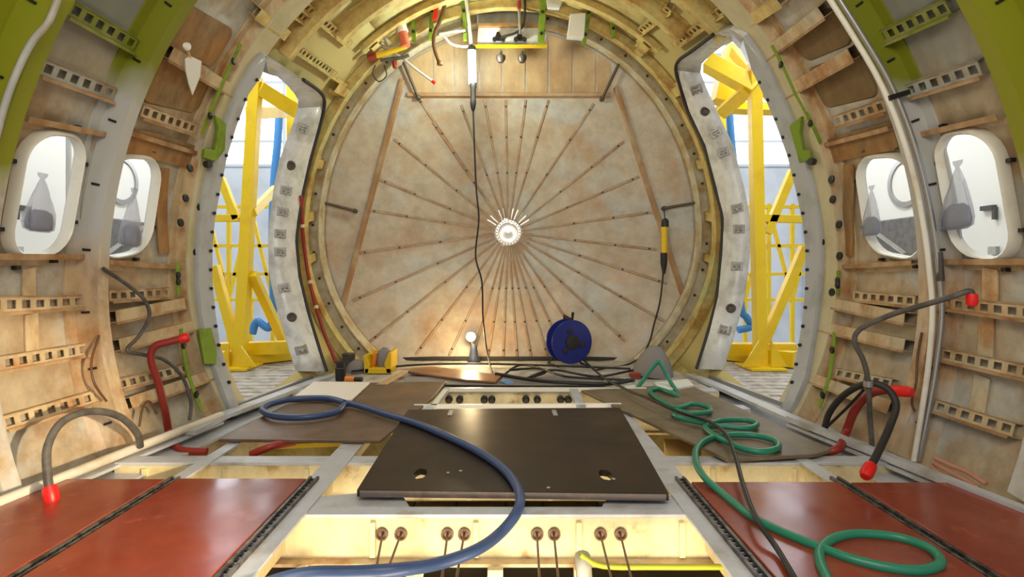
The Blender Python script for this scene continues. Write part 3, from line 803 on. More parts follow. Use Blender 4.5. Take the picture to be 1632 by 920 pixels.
for sd, q in ((-1, [(300, 690), (352, 664), (470, 620), (530, 598)]), (1, [(1300, 684), (1258, 666), (1150, 618), (1100, 598)])):
    pts = [fl(x, y, .004) for x, y in q]
    mb = MB()
    for a, b in zip(pts, pts[1:]): mb.bar(a, b, .07, .02)
    o = tag(obj('threshold_rail', mb, M['greybeam']), 'grey threshold rail across the foot of the %s doorway' % ('left' if sd < 0 else 'right'), 'rail')

# panels and boards on the floor
def panel(name, px, z, t, m, label, cat='panel', bevel=.003, pts=None):
    q = pts or [fl(x, y, z) for x, y in px]
    return tag(obj(name, MB().slab(q, t), m, bevel=bevel), label, cat)
z = .015
V3 = lambda x, y, z: Vector((x, y, z))
panel('floor_panel', None, z, .010, M['red'], 'red floor panel at the left wall, outside the outer left track', pts=[V3(-1.66, .75, z), V3(-1.184, .75, z), V3(-1.17, 1.90, z), V3(-1.53, 1.90, z), V3(-1.56, 1.70, z)])
panel('floor_panel', None, z, .010, M['red'], 'red floor panel between the two left seat tracks', pts=[V3(-1.142, .75, z), V3(-.695, .75, z), V3(-.688, 1.905, z), V3(-1.13, 1.905, z)])
panel('floor_panel', None, z, .010, M['red'], 'red floor panel between the two right seat tracks, under the green hose loop', pts=[V3(.632, .75, z), V3(1.132, .75, z), V3(1.126, 1.875, z), V3(.63, 1.875, z)])
panel('floor_panel', None, z, .010, M['red'], 'plain red floor panel at the right wall, outside the outer right track', pts=[V3(1.176, .75, z), V3(1.66, .75, z), V3(1.56, 1.70, z), V3(1.53, 1.87, z), V3(1.168, 1.87, z)])
# dark brown middle panel: two oval finger holes, notches, two white tape marks
zz = .03
cs = [fl(569, 781, zz), fl(606, 722, zz), fl(650, 653, zz), fl(988, 650, zz), fl(1026, 716, zz), fl(1066, 787, zz)]
mp = thing('floor_panel', 'dark brown glossy floor panel in the middle with two oval holes', 'panel', (0, 2.3, 0))
tri = [Vector((p.x, p.y)) for p in cs]
ov = []
for px in ((670, 755), (965, 757)):
    c = fl(*px, zz); ov.append([Vector((c.x + .028 * math.cos(g) * .8, c.y + .05 * math.sin(g))) for g in [2 * PI * k / 14 for k in range(14)]])
P2 = tri + ov[0] + ov[1]; ed = []
b = 0
for lp in (tri, ov[0], ov[1]):
    ed += [(b + i, b + (i + 1) % len(lp)) for i in range(len(lp))]; b += len(lp)
v, e_, f, *_ = delaunay_2d_cdt(P2, ed, [], 0, 1e-6)
def inov(p):
    return any(((p[0] - sum(q.x for q in o) / 14) / .0226) ** 2 + ((p[1] - sum(q.y for q in o) / 14) / .05) ** 2 < .8 for o in ov)
def inpoly(p):
    c = False
    for i in range(len(tri)):
        a, b2 = tri[i], tri[i - 1]
        if (a.y > p[1]) != (b2.y > p[1]) and p[0] < (b2.x - a.x) * (p[1] - a.y) / (b2.y - a.y) + a.x: c = not c
    return c
mb = MB(); fs = [t for t in f if not inov([sum(v[i][k] for i in t) / 3 for k in (0, 1)]) and inpoly([sum(v[i][k] for i in t) / 3 for k in (0, 1)])]
mb.add([(q.x, q.y, zz - .011) for q in v], fs)
obj('panel_sheet', mb, M['brown'], mp, solid=.022)
mb = MB().bar(cs[0] + V3(0.01, -.003, -.011), cs[-1] + V3(-.01, -.003, -.011), .004, .02)
obj('front_edge', mb, M['paneledge'], mp)
for px in ((718, 658), (884, 658)):
    c = fl(*px, zz + .0015); obj('tape_mark', MB().box(c, (.022, .10, .002)), M['strgrey'], mp)
for px in ((714, 754), (734, 751), (874, 778), (978, 764)):
    c = fl(*px, zz + .001); obj('screw_hole', MB().lathe(c, (0, 0, 1), [(.006, 0), (.006, .002)], 8), M['boardedge'], mp)
# battens carrying the middle panel
for x in (-.40, .40):
    tag(obj('panel_batten', MB().box((x, 2.36, .003), (.05, 1.1, .012)), M['greybeam']), 'batten under the %s side of the dark brown middle panel' % ('left' if x < 0 else 'right'), 'batten')
def board(px, z, t, m, label, name='floor_board'):
    return panel(name, px, z, t, m, label, 'board')
board([(348, 700), (520, 611), (712, 608), (690, 634), (606, 702)], .02, .014, M['board'], 'brown stained floor board on the left, under the blue hose loop')
board([(926, 622), (1096, 612), (1325, 716), (1300, 724), (1160, 732)], .02, .014, M['olive'], 'olive brown floor board on the right, under the green hose coils')
board([(462, 637), (500, 608), (590, 609), (560, 637)], .034, .012, M['ply'], 'white sheet board lying on the left brown board', 'white_sheet')
board([(655, 586), (690, 584), (800, 598), (790, 608), (742, 605), (650, 592)], .03, .014, M['copper'], 'shiny copper brown plank lying before the bulkhead')
board([(640, 612), (652, 600), (960, 602), (966, 614)], .012, .008, M['cloth'], 'thin grey mat strip on the floor behind the pit', 'floor_mat')
board([(600, 612), (640, 592), (650, 592), (616, 612)], .03, .01, M['wood'], 'thin wooden strip beside the yellow tool box', 'wood_strip')
# deck before the bulkhead (aft floor)
struct('floor_aft', MB().slab([V3(-1.22, 3.48, -.006), V3(1.28, 3.48, -.006), V3(1.16, 4.55, -.006), V3(-1.08, 4.55, -.006)], .012), mat('aft_deck', (186, 182, 172), .5, 0, (140, 128, 112), 7, .48, .66))
# side deck sheets under the walls
for sd, nm in ((-1, 'left'), (1, 'right')):
    struct('floor_' + nm, MB().slab([V3(sd * 1.46, 1.2, -.045), V3(sd * 1.78, 1.2, -.045), V3(sd * 1.50, 3.6, -.045), V3(sd * 1.24, 3.6, -.045)], .01), M['greybeam'])
# pit fittings
for k, x in enumerate((716, 733, 772, 784, 838, 856, 893, 905)):
    c = at(x, 636, 3.35)
    o = tag(obj('pit_fitting', MB().lathe(c, (0, -1, 0), [(.022, 0), (.022, .03), (.014, .035), (.014, .05)], 12), M['black'], smooth=40), ['first', 'second', 'third', 'fourth', 'fifth', 'sixth', 'seventh', 'eighth'][k] + ' black fitting from the left, in the open pit behind the dark panel', 'fitting', 'black fittings in the open pit')
# pit side frame (white lip)
mb = MB()
pf = [fl(708, 621, .012), fl(1030, 621, .012)]
mb.bar(pf[0], pf[1], .03, .02)
tag(obj('pit_edge', mb, M['white']), 'white edge strip along the far side of the open pit', 'trim')
mb = MB().bar(fl(690, 650, .012), fl(712, 621, .012), .03, .02)
tag(obj('pit_edge', mb, M['white']), 'white edge strip at the left end of the open pit', 'trim')
mb = MB().bar(fl(926, 648, .012), fl(914, 622, .012), .05, .016)
tag(obj('pit_edge', mb, M['greybeam']), 'grey cross strip at the right end of the open pit', 'trim')
tag(obj('pit_edge', MB().bar(fl(660, 648, .012), fl(990, 646, .012), .022, .02), M['white']), 'white edge strip along the far edge of the dark brown panel', 'trim')
od = thing('ochre_channel', 'ochre yellow channel in the slot under the front edge of the dark brown panel', 'channel', (0, 1.79, -.08))
obj('channel_plate', MB().box((.02, 1.79, -.05), (.86, .09, .03)), M['ochre'], od)
for x in (-.30, -.16, 0, .12, .30): obj('channel_joint', MB().box((x, 1.785, -.036), (.008, .08, .008)), M['black'], od)
# lower struts in the hold
for k, (x, dx) in enumerate(((-.86, -.25), (-.60, .16), (-.26, -.1), (-.03, 0), (.22, 0), (.72, .2))):
    a, b = V3(x, 1.60, -.13), V3(x + dx, 1.5, -.75)
    tag(obj('hold_strut', MB().bar(a, b, .045, .03), M['cream'], bevel=.003), ['first', 'second', 'third', 'fourth', 'fifth', 'sixth'][k] + ' pale strut from the left, in the hold under the nearest cream floor beam', 'strut', 'struts in the hold')
tag(obj('yellow_tube', MB().tube(smooth_path([at(925, 884, 1.5), at(960, 902, 1.5), at(1050, 904, 1.5), at(1170, 904, 1.5)]), .008, 10), mat('lime_tube', (164, 170, 46), .4), smooth=60), 'lime yellow tube under the right end of the nearest floor beam', 'tube')
o = tag(obj('hold_elbow', MB().tube(smooth_path([at(928, 886, 1.53), at(930, 905, 1.5), at(932, 935, 1.5)]), .022, 10), M['strgrey'], smooth=60), 'grey elbow pipe below the nearest floor beam, right of the middle cables', 'pipe')
struct('floor_hold', MB().box((0, 1.9, -.62), (2.2, 2.6, .02)), M['hold'])
tag(obj('foam_block', MB().slab([fl(1058, 700, -.09), fl(1118, 700, -.09), fl(1116, 742, -.09), fl(1068, 742, -.09)], .1), mat('tan_block', (216, 176, 106), .6)), 'tan block in the floor gap left of the olive board', 'block')

# ------------------------------------------------------------------ hoses and cables
def hose(name, pts, r, m, label, cat='hose', k=8, n=10):
    return tag(obj(name, MB().tube(smooth_path(pts, k), r, n), m, smooth=70), label, cat)
P = lambda lst, z: [fl(x, y, z) for x, y in lst]
bl = P([(549, 642), (520, 635), (470, 636), (432, 644), (418, 654), (440, 664), (490, 665), (535, 657), (552, 644)], .045) + P([(575, 648), (620, 662), (660, 674)], .045) + \
     P([(700, 690), (755, 716), (798, 744), (822, 772), (829, 796)], .045) + P([(822, 820)], .03) + P([(795, 852), (757, 878), (700, 898)], .0) + P([(630, 909), (560, 913), (500, 914), (455, 922), (400, 940)], .03)
hose('blue_hose', bl, .0155, M['blue'], 'dark blue hose looping over the left board and the dark middle panel')
gr = [at(1013, 622, 3.36), at(1028, 602, 3.42), at(1048, 578, 3.46), at(1054, 582, 3.44), at(1068, 608, 3.36), at(1086, 636, 3.14)] + P([(1072, 628), (1050, 620), (1036, 624), (1052, 638), (1078, 650)], .035) + \
     P([(1104, 644), (1128, 649), (1130, 657), (1100, 659), (1076, 655), (1078, 664), (1104, 671), (1130, 675)], .04) + \
     P([(1152, 670), (1188, 670), (1206, 676), (1192, 683), (1152, 680), (1124, 680), (1138, 694), (1158, 704)], .04) + \
     P([(1186, 716), (1216, 720), (1240, 714), (1233, 702), (1198, 694), (1158, 694), (1128, 700), (1111, 714), (1109, 736), (1122, 760)], .036) + \
     P([(1150, 786), (1192, 820), (1232, 842), (1274, 860), (1314, 876), (1359, 892), (1412, 905), (1459, 910), (1490, 905), (1499, 894), (1483, 876), (1443, 860), (1401, 853), (1359, 852), (1327, 860), (1308, 876), (1307, 895), (1316, 918), (1330, 945)], .022)
hose('green_hose', gr, .0125, M['teal'], 'green hose coiled over the right board and the right red panel')
hose('black_cable', [at(930, 574, 4.15)] + P([(962, 602), (1000, 622)], .05) + P([(1030, 634), (1080, 656), (1130, 672), (1158, 694), (1172, 728)], .064) + P([(1184, 772), (1204, 824)], .052) + P([(1238, 874), (1268, 925)], .03), .0075, M['black'], 'black power cable running from the blue reel over the right red panel', 'cable')
def wall(px, py, d): return sp(px, py, -d)
# left wall
def cap(p, d, r, l, parent):
    d = Vector(d).normalized()
    return obj('end_cap', MB().lathe(p, d, [(r * .9, -l * .3), (r, 0), (r, l * .7), (r * .7, l)], 14), M['redcap'], parent, smooth=40)
q = [at(224, 712, 2.2), at(218, 690, 2.16), at(190, 664, 2.05), at(145, 656, 1.95), at(100, 672, 1.85), at(76, 712, 1.78), at(76, 760, 1.74), at(80, 782, 1.73)]
o = hose('grey_hose', q, .0125, M['greyhose'], 'thick grey hose arching over the left red panel with a red end cap'); cap(q[-1], q[-1] - q[-2], .021, .042, o)
q = [fl(330, 720, -.05), fl(285, 716, -.04), at(270, 690, 2.55), at(262, 650, 2.5), at(252, 610, 2.48), at(241, 575, 2.46), at(246, 553, 2.46), at(270, 545, 2.48), at(290, 540, 2.5)]
o = hose('red_hose', q, .016, M['redhose'], 'brick red hose standing by the left wall with a bright red cap'); cap(q[-1], q[-1] - q[-2], .022, .03, o)
hose('thin_hose', [wall(164, 428, .02), wall(200, 452, .02), wall(230, 478, .03), wall(238, 505, .03), wall(222, 535, .03), wall(203, 558, .03), wall(230, 566, .03), wall(262, 574, .03), wall(290, 600, .03), wall(304, 640, .02), wall(302, 670, .0)], .008, M['greyhose'], 'thin grey hose snaking down the left wall under the aft window')
hose('thin_cable', [wall(222, 680, .0), wall(228, 650, .01), wall(238, 640, .01), wall(250, 660, .0)], .005, M['brownhose'], 'thin brown cable low on the left wall behind the red hose', 'cable')
q = [fl(400, 725, -.03), fl(432, 712, -.0), fl(470, 704, -.005)]
hose('red_hose', q, .016, M['redhose'], 'brick red hose end poking out under the left brown board')
# right wall
q = [at(1386, 746, 2.0), at(1400, 720, 2.05), at(1418, 680, 2.12), at(1428, 645, 2.16), at(1412, 618, 2.2), at(1380, 612, 2.25), at(1345, 630, 2.35), at(1322, 658, 2.45), at(1314, 684, 2.5)]
o = hose('black_hose', q, .0135, M['dark'], 'thick black hose arching beside the right wall with a red end cap'); cap(q[0], q[0] - q[1], .022, .05, o)
q = [fl(1300, 722, -.03), fl(1335, 716, -.0), at(1348, 690, 2.42), at(1362, 655, 2.38), at(1384, 630, 2.34), at(1410, 622, 2.3), at(1436, 624, 2.24)]
o = hose('red_hose', q, .017, M['redhose'], 'brick red hose beside the right wall ending in a long red cap'); cap(q[-2] * .4 + q[-1] * .6, q[-1] - q[-2], .023, .07, o)
q = [at(1390, 712, 2.25), at(1386, 660, 2.24), at(1384, 612, 2.22), at(1376, 575, 2.2), at(1362, 545, 2.18), at(1372, 524, 2.15), at(1420, 502, 2.05), at(1480, 484, 1.95), at(1520, 472, 1.88), at(1545, 464, 1.86), at(1549, 473, 1.86)]
o = hose('grey_hose', q, .010, M['greyhose'], 'slim grey hose bent across the right wall to a small red cap'); cap(q[-1], (0, 0, -1), .017, .032, o)
obj('band', MB().lathe(q[2], (0, 0, 1), [(.018, -.012), (.018, .012)], 12), M['chrome'], o)
hose('thin_cable', [at(1312, 686, 2.5), at(1350, 650, 2.35), at(1376, 622, 2.26)], .006, M['black'], 'thin black cable rising to the banded joint by the right wall', 'cable')
for k, (l_, lab_) in enumerate((([(1490, 730), (1515, 742), (1540, 752), (1572, 772)], 'upper pinkish wire at the foot of the right wall'), ([(1488, 738), (1510, 750), (1536, 764), (1560, 778)], 'middle pinkish wire at the foot of the right wall'), ([(1484, 744), (1506, 760), (1528, 770), (1548, 784)], 'lower pinkish wire at the foot of the right wall'))):
    hose('loose_wire', [sp(x, y, .01 + .008 * k) for x, y in l_], .009, M['pinkwire'], lab_, 'wire')
hose('thin_cable', [sp(1469, 530, -.012), sp(1462, 570, -.012), sp(1460, 610, -.02), sp(1453, 640, -.012), sp(1458, 655, -.012)], .0045, M['brownhose'], 'thin dark cable dangling on the right frame rib beside the twin conduits', 'cable')
hose('thin_cable', [sp(158, 535, -.012), sp(146, 575, -.015), sp(150, 610, -.02), sp(170, 640, -.012)], .0045, M['brownhose'], 'thin brown cable dangling on the frame rib between the left windows', 'cable')
tag(obj('yellow_angle', MB().bar(fl(430, 712, -.03), fl(562, 706, -.03), .02, .02), M['toolyellow']), 'yellow angle strip under the front edge of the left brown board', 'strip')
# twin conduits on the right frame, conduit on the left frame
cp = [(1318, -8), (1360, 58), (1400, 126), (1432, 200), (1456, 280), (1472, 360), (1481, 430), (1486, 500), (1480, 580), (1470, 650), (1456, 735)]
for k, dx in enumerate((0, 15)):
    pts = [at(x + dx * (1 if y < 500 else max(.5, 1 - (y - 500) / 500)), y, 2.235) for x, y in cp]
    o = hose('conduit', pts, .0105, M['chrome'] if k else M['whitepipe'], ['left one of the twin metal conduits on the right frame rib', 'right one of the twin metal conduits on the right frame rib'][k], 'pipe')
    if k:
        obj('clamp', MB().box(at(1432, 152, 2.225), (.085, .02, .02), Matrix.Rotation(-.3, 3, 'Y')), M['black'], o)
        obj('sleeve', MB().tube([at(1496, 402, 2.235), at(1499, 448, 2.235)], .0145, 10), M['greyhose'], o)
hose('conduit', [at(96, -12, 1.735), at(78, 34, 1.735), at(52, 66, 1.735), at(30, 108, 1.735), at(10, 160, 1.735), at(-12, 240, 1.735)], .010, M['strgrey'], 'pale conduit on the green frame rib at the left photo edge', 'pipe')
# red pipe along the bulkhead ring
rp = [sp(x, y, -.012) for x, y in ((480, 312), (482, 360), (487, 410), (494, 450), (504, 490), (518, 535), (536, 578))]
o = hose('red_pipe', rp, .0125, M['redhose'], 'brick red pipe following the ring frame left of the bulkhead', 'pipe')
for k in (1, 3, 4): obj('pipe_clamp', MB().lathe(rp[k], rp[k + 1] - rp[k - 1], [(.017, -.012), (.017, .012)], 10), M['cream'], o)

# ------------------------------------------------------------------ lamps
q = thing('fluorescent_lamp', 'lit fluorescent hand lamp hanging before the bulkhead', 'lamp', at(753, 172, 4.1))
t0, t1 = at(752, 80, 4.1), at(753, 133, 4.1)
obj('tube', MB().tube([t0, t1], .028, 16), M['tube'], q, smooth=50)
obj('top_cap', MB().lathe(t0, (0, 0, 1), [(.03, -.005), (.03, .02), (.014, .034)], 14), M['black'], q, smooth=40)
obj('handle', MB().lathe(at(754, 133, 4.1), (0, 0, -1), [(.026, -.004), (.026, .03), (.021, .04), (.021, .12), (.024, .14), (.018, .18), (.010, .205)], 14), M['dark'], q, smooth=40)
obj('cord', MB().tube(smooth_path([at(754, 172, 4.1), at(756, 230, 4.1), at(759, 300, 4.12), at(763, 350, 4.12), at(758, 408, 4.15), at(768, 450, 4.16), at(770, 510, 4.18), at(777, 565, 4.2), at(786, 600, 3.85)]), .0065, 8), M['dark'], q, smooth=60)
obj('hook', MB().tube([at(751, 72, 4.1), at(748, 40, 4.1), at(742, -6, 4.1)], .014, 10), M['whitepipe'], q, smooth=60)
q = thing('inspection_lamp', 'yellow and black inspection lamp hanging at the right of the bulkhead', 'lamp', at(1058, 436, 4.28))
c = at(1060, 350, 4.28)
obj('head', MB().lathe(at(1060, 362, 4.28), (0, 0, 1), [(.028, 0), (.028, .045), (.016, .066)], 14), M['black'], q, smooth=40)
obj('body', MB().lathe(at(1059, 404, 4.28), (0, 0, 1), [(.022, -.005), (.024, .1), (.026, .205)], 14), M['toolyellow'], q, smooth=40)
obj('handle', MB().lathe(at(1058, 404, 4.28), (0, 0, -1), [(.026, -.004), (.026, .07), (.022, .1), (.01, .16)], 14), M['black'], q, smooth=40)
obj('hook', MB().tube([at(1060, 350, 4.28), at(1058, 334, 4.32)], .005, 8), M['black'], q)
obj('cord', MB().tube(smooth_path([at(1057, 436, 4.28), at(1052, 480, 4.3), at(1043, 515, 4.3), at(1034, 548, 4.28), at(1018, 572, 4.3), at(990, 584, 4.25), at(950, 590, 4.05)]), .007, 8), M['dark'], q, smooth=60)
b = fl(755, 578, 0)
q = thing('halogen_lamp', 'small lit halogen work lamp standing on the floor by the bulkhead', 'lamp', b)
obj('base', MB().lathe(b, (0, 0, 1), [(.05, 0), (.05, .03), (.036, .05), (.03, .09), (.022, .14)], 16), mat('lamp_base_blue', (40, 48, 66), .5), q, smooth=40)
bb = at(750, 538, b.y - .02)
obj('bulb', MB().lathe(bb, (0, -1, 0), [(.0, -.024), (.02, -.016), (.026, 0), (.02, .016), (.0, .024)], 16), M['bulb'], q, smooth=80)
obj('reflector', MB().lathe(bb + V3(0, .05, 0), (0, -1, 0), [(.012, -.02), (.034, .0), (.038, .02)], 18), M['chrome'], q, smooth=60)
obj('bracket', MB().tube([b + V3(0, 0, .12), bb + V3(0, .05, -.03)], .01, 8), M['dark'], q)

# ------------------------------------------------------------------ cable reel
c = at(910, 545, 4.2)
q = thing('cable_reel', 'blue cable reel standing on the floor before the bulkhead', 'reel', (c.x, c.y, .0))
ax = V3(.32, -.95, 0).normalized()
R0 = .165
for s_ in (0, 1):
    obj('flange', MB().lathe(c + ax * (-.10 + .11 * s_), ax, [(R0, 0), (R0 + .003, .006), (R0, .012), (R0 * .5, .016), (0.01, .016)], 40), M['reel'], q, smooth=40)
obj('drum', MB().lathe(c - ax * .09, ax, [(.09, 0), (.09, .09)], 24), M['black'], q, smooth=40)
obj('socket_plate', MB().lathe(c + ax * .025, ax, [(.055, -.003), (.055, .012), (.03, .018)], 20), M['dark'], q, smooth=40)
for g in (0, 2.1, 4.2):
    u = ax.orthogonal().normalized(); w = ax.cross(u)
    obj('socket', MB().lathe(c + ax * .03 + (u * math.cos(g) + w * math.sin(g)) * .085, ax, [(.02, -.004), (.02, .006), (.012, .008)], 12), M['dark'], q)
obj('carry_handle', MB().tube([c - ax * .12 + V3(0, 0, .1), c - ax * .12 + V3(.0, 0, .19), at(912, 510, 4.22), at(913, 498, 4.22)], .011, 8), M['black'], q, smooth=50)
r = MB()
for s_ in (-1, 1):
    r.tube([V3(c.x, c.y, .10) - ax * .12 + V3(s_ * .03, 0, 0), V3(c.x + s_ * .13, c.y - .02, .008) - ax * .12, V3(c.x + s_ * .12, c.y, .008) + ax * .06], .008, 8)
obj('stand', r, M['black'], q, smooth=50)

# ------------------------------------------------------------------ yellow tool box and small tools
b = fl(602, 596, .0); w, h, d = .19, .15, .22
q = thing('tool_box', 'open yellow tool box stuffed with tools on the floor left of the bulkhead', 'tool box', b)
x0, x1, ya, yb = b.x - w / 2, b.x + w / 2, b.y, b.y + d
obj('tray', MB().box((b.x, b.y + d / 2, .02), (w, d, .04)), M['toolyellow'], q, bevel=.006)
mb = MB(); mb.prism([V3(x1 - .035, ya, .0), V3(x1, ya, 0), V3(x1, ya, h), V3(x1 - .02, ya, h), V3(x1 - .05, ya, .07)], (0, d, 0))
obj('end_panel', mb, M['toolyellow'], q, bevel=.006)
mb = MB(); mb.prism([V3(x0, ya, .0), V3(x0 + .03, ya, 0), V3(x0 + .04, ya, .06), V3(x0 + .015, ya, h * .85), V3(x0 - .008, ya, h * .85)], (0, d, 0))
obj('end_panel', mb, M['toolyellow'], q, bevel=.006)
obj('back_panel', MB().box((b.x, yb - .01, h * .45), (w, .02, h * .9)), M['toolyellow'], q, bevel=.004)
obj('grip', MB().tube([V3(x0 + .01, b.y + d / 2, h * .8), V3(x1 - .015, b.y + d / 2, h * .92)], .012, 8), M['toolyellow'], q)
mb = MB()
mb.lathe((b.x + .02, b.y + .1, .04), (.1, 0, 1), [(.05, 0), (.06, .05), (.05, .10), (.02, .13)], 10)
tag(obj('grey_cloth', mb, M['cloth'], smooth=60), 'crumpled grey cloth inside the yellow tool box', 'cloth')
mb = MB().lathe((b.x - .05, b.y + .07, .042), (.2, -.1, 1), [(.018, 0), (.018, .08), (.01, .1)], 10)
tag(obj('screwdriver_handle', mb, M['orangeplastic'], smooth=50), 'orange tool handle poking up in the yellow tool box', 'tool')
b = fl(543, 606, 0)
o = tag(obj('black_canister', MB().lathe(b, (0, 0, 1), [(.034, 0), (.036, .08), (.03, .085), (.03, .12), (.016, .125)], 16), M['black'], smooth=40), 'black canister on the floor at the foot of the red pipe', 'canister')
a, b2 = fl(551, 604, .02), fl(572, 605, .02)
o = tag(obj('orange_tool', MB().tube([a, a * .3 + b2 * .7], .019, 10), M['orangeplastic'], smooth=50), 'small orange and black hand tool beside the black canister', 'tool')
obj('tool_end', MB().tube([a * .3 + b2 * .7, b2 * 1.25 - a * .25], .015, 10), M['black'], o, smooth=50)
b = fl(570, 592, 0)
tag(obj('cloth_heap', MB().lathe(b, (0, 0, 1), [(.085, 0), (.08, .03), (.055, .065), (.02, .085)], 12), M['cloth'], smooth=60), 'pale grey cloth heap behind the orange hand tool', 'cloth')
b = fl(808, 613, 0)
tag(obj('blue_rag', MB().lathe(b, (.2, 0, 1), [(.05, .013), (.042, .024), (.015, .034)], 7), M['rag']), 'light blue rag on the grey mat behind the pit', 'rag')
b = fl(560, 580, 0)
tag(obj('dark_bucket', MB().lathe(at(556, 585, 4.1) * 1.0, (0, 0, 1), [(.04, -.0), (.05, .1), (.04, .1)], 14), M['greyhose'], smooth=40), 'small dark pot beside the yellow tool box', 'pot')
# grey cover heap at the right foot of the bulkhead
b = fl(1040, 598, 0)
mb = MB().lathe(b, (.1, 0, 1), [(.14, 0), (.13, .06), (.09, .14), (.04, .2)], 12)
tag(obj('grey_cover', mb, M['cloth'], smooth=60), 'grey cloth cover heaped at the right foot of the bulkhead', 'cloth')
# cables lying on the aft deck
for k, (l, lab) in enumerate((
    ([(560, 592), (660, 582), (760, 580), (880, 583), (1005, 588)], 'black cable lying straight along the foot of the bulkhead'),
    ([(800, 600), (830, 582), (870, 592), (840, 603), (880, 590), (930, 598), (960, 600), (1010, 590)], 'black cable lying tangled in front of the blue reel'),
    ([(790, 596), (850, 606), (920, 611), (970, 612), (1010, 606)], 'thick black cable lying behind the open pit'),
    ([(1010, 606), (960, 604), (900, 600), (860, 588), (812, 590)], 'thin black cable lying between the reel and the pit'))):
    hose('black_cable', P(l, .022 + .006 * k), .008 if k != 2 else .012, M['black'], lab, 'cable')
tag(obj('white_strip', MB().slab(P([(980, 604), (996, 602), (1016, 618), (1000, 620)], .012), .01), M['white']), 'white metal strip on the floor behind the green hose', 'strip')
tag(obj('white_strip', MB().slab(P([(1040, 610), (1096, 604), (1106, 614), (1060, 622)], .03), .01), M['white']), 'white sheet scrap under the green hose by the right doorway', 'sheet')
tag(obj('junction_box', MB().box(fl(1012, 598, .02) , (.07, .05, .03)), M['redhose'], bevel=.004), 'small dark red block on the floor behind the green hose', 'box')

# ------------------------------------------------------------------ overhead clutter
def pipe(name, px, Y, r, m, label, cat='pipe', n=12):
    return tag(obj(name, MB().tube([at(x, y, Y) for x, y in px] if len(px) < 3 else smooth_path([at(x, y, Y) for x, y in px]), r, n), m, smooth=60), label, cat)
pipe('white_pipe', [(572, -8), (596, 34), (622, 70)], 4.0, .015, M['whitepipe'], 'thin white pipe slanting overhead left of the white duct')
o = pipe('white_duct', [(622, -8), (642, 52)], 4.0, .042, M['white'], 'thick white duct overhead left of the hand lamp')
obj('duct_end', MB().tube([at(642, 52, 4.0), at(647, 74, 4.0)], .034, 14), mat('salmon', (214, 110, 84), .5), o, smooth=50)
o = pipe('yellow_strap', [(598, 90), (648, 74)], 4.02, .018, M['toolyellow'], 'yellow strap with a red end overhead at the upper left of the bulkhead', 'strap')
obj('strap_end', MB().tube([at(586, 93, 4.02), at(600, 89, 4.02)], .024, 10), M['redhose'], o)
o = pipe('brown_hose', [(712, -8), (706, 18), (700, 36), (692, 56), (692, 76), (700, 100)], 4.08, .014, M['brownhose'], 'brown hose dangling overhead left of the lit hand lamp', 'hose')
obj('end_fitting', MB().lathe(at(701, 101, 4.08), (0, 0, -1), [(.022, -.014), (.022, .012)], 12), M['brownhose'], o)
tag(obj('red_ribbon', MB().prism([at(692, 12, 4.05), at(699, 10, 4.05), at(696, 30, 4.05), at(689, 34, 4.05)], (0, .006, 0)), M['redcap']), 'bright red tag strip hanging overhead beside the brown hose', 'tag')
tag(obj('red_tag', MB().lathe(at(629, 100, 4.08), (0, 0, 1), [(.014, -.04), (.02, 0), (.014, .04)], 8), M['redhose']), 'red plug overhead at the upper left rim of the bulkhead', 'plug')
for k, (x0, y0, x1, y1, lab) in enumerate(((656, -6, 660, 66, 'first'), (690, -6, 686, 64, 'second'), (738, -6, 742, 66, 'third'), (866, -6, 862, 70, 'fourth'), (942, -6, 930, 72, 'fifth'), (972, -6, 978, 60, 'sixth'))):
    p, r_ = at(x0, y0, 4.13), at(x1, y1, 4.13)
    o = tag(obj('green_hanger', MB().bar(p, r_, .03 + .02 * (k in (3,)), .03, up=(0, 1, 0)), M['green'], bevel=.003), lab + ' green hanger strap from the left, overhead along the crown', 'hanger', 'green hanger straps overhead')
    for f in (.35, .8): obj('bolt', MB().lathe(p.lerp(r_, f) + V3(0, -.012, 0), (0, -1, 0), [(.012, 0), (.012, .012)], 8), M['black'], o)
tr = thing('overhead_tray', 'pale overhead tray with green edges right of the lit hand lamp', 'tray', at(812, 72, 4.2))
obj('tray_plate', MB().prism([at(762, 44, 4.2), at(866, 44, 4.2), at(872, 58, 4.2), at(866, 72, 4.2), at(760, 72, 4.2)], (0, .012, 0)), M['jamb'], tr, bevel=.003)
obj('tray_lip', MB().bar(at(756, 74, 4.19), at(872, 74, 4.19), .016, .03, up=(0, 1, 0)), M['toolyellow'], tr)
obj('tray_back', MB().prism([at(760, 18, 4.26), at(866, 18, 4.26), at(866, 40, 4.26), at(760, 40, 4.26)], (0, .012, 0)), M['strgrey'], tr)
obj('tray_shelf', MB().bar(at(762, 42, 4.2), at(866, 42, 4.2), .02, .06, up=(0, 1, 0)), M['orange'], tr)
for k, x in enumerate((794, 828)):
    o = tag(obj('pulley_clamp', MB().box(at(x, 62, 4.17), (.075, .03, .022)).lathe(at(x, 60, 4.17), (0, 0, 1), [(.03, -.012), (.012, .04)], 10).lathe(at(x - 6, 64, 4.155), (0, -1, 0), [(.016, 0), (.016, .02)], 10).lathe(at(x + 8, 64, 4.155), (0, -1, 0), [(.016, 0), (.016, .02)], 10), M['black']), ['left', 'right'][k] + ' black clamp on the pale overhead tray', 'clamp', 'black clamps on the overhead tray')
    tag(obj('hanging_fitting', MB().lathe(at(x + 4, 82, 4.22), (0, 0, -1), [(.012, 0), (.012, .02), (.036, .035), (.036, .06), (.02, .085)], 14), M['rod'], smooth=40), ['left', 'right'][k] + ' round fitting hanging below the pale overhead tray', 'fitting', 'round fittings below the tray')
pipe('steel_rod', [(827, -6), (829, 54)], 4.14, .012, M['chrome'], 'upright steel rod above the right black clamp', 'rod')
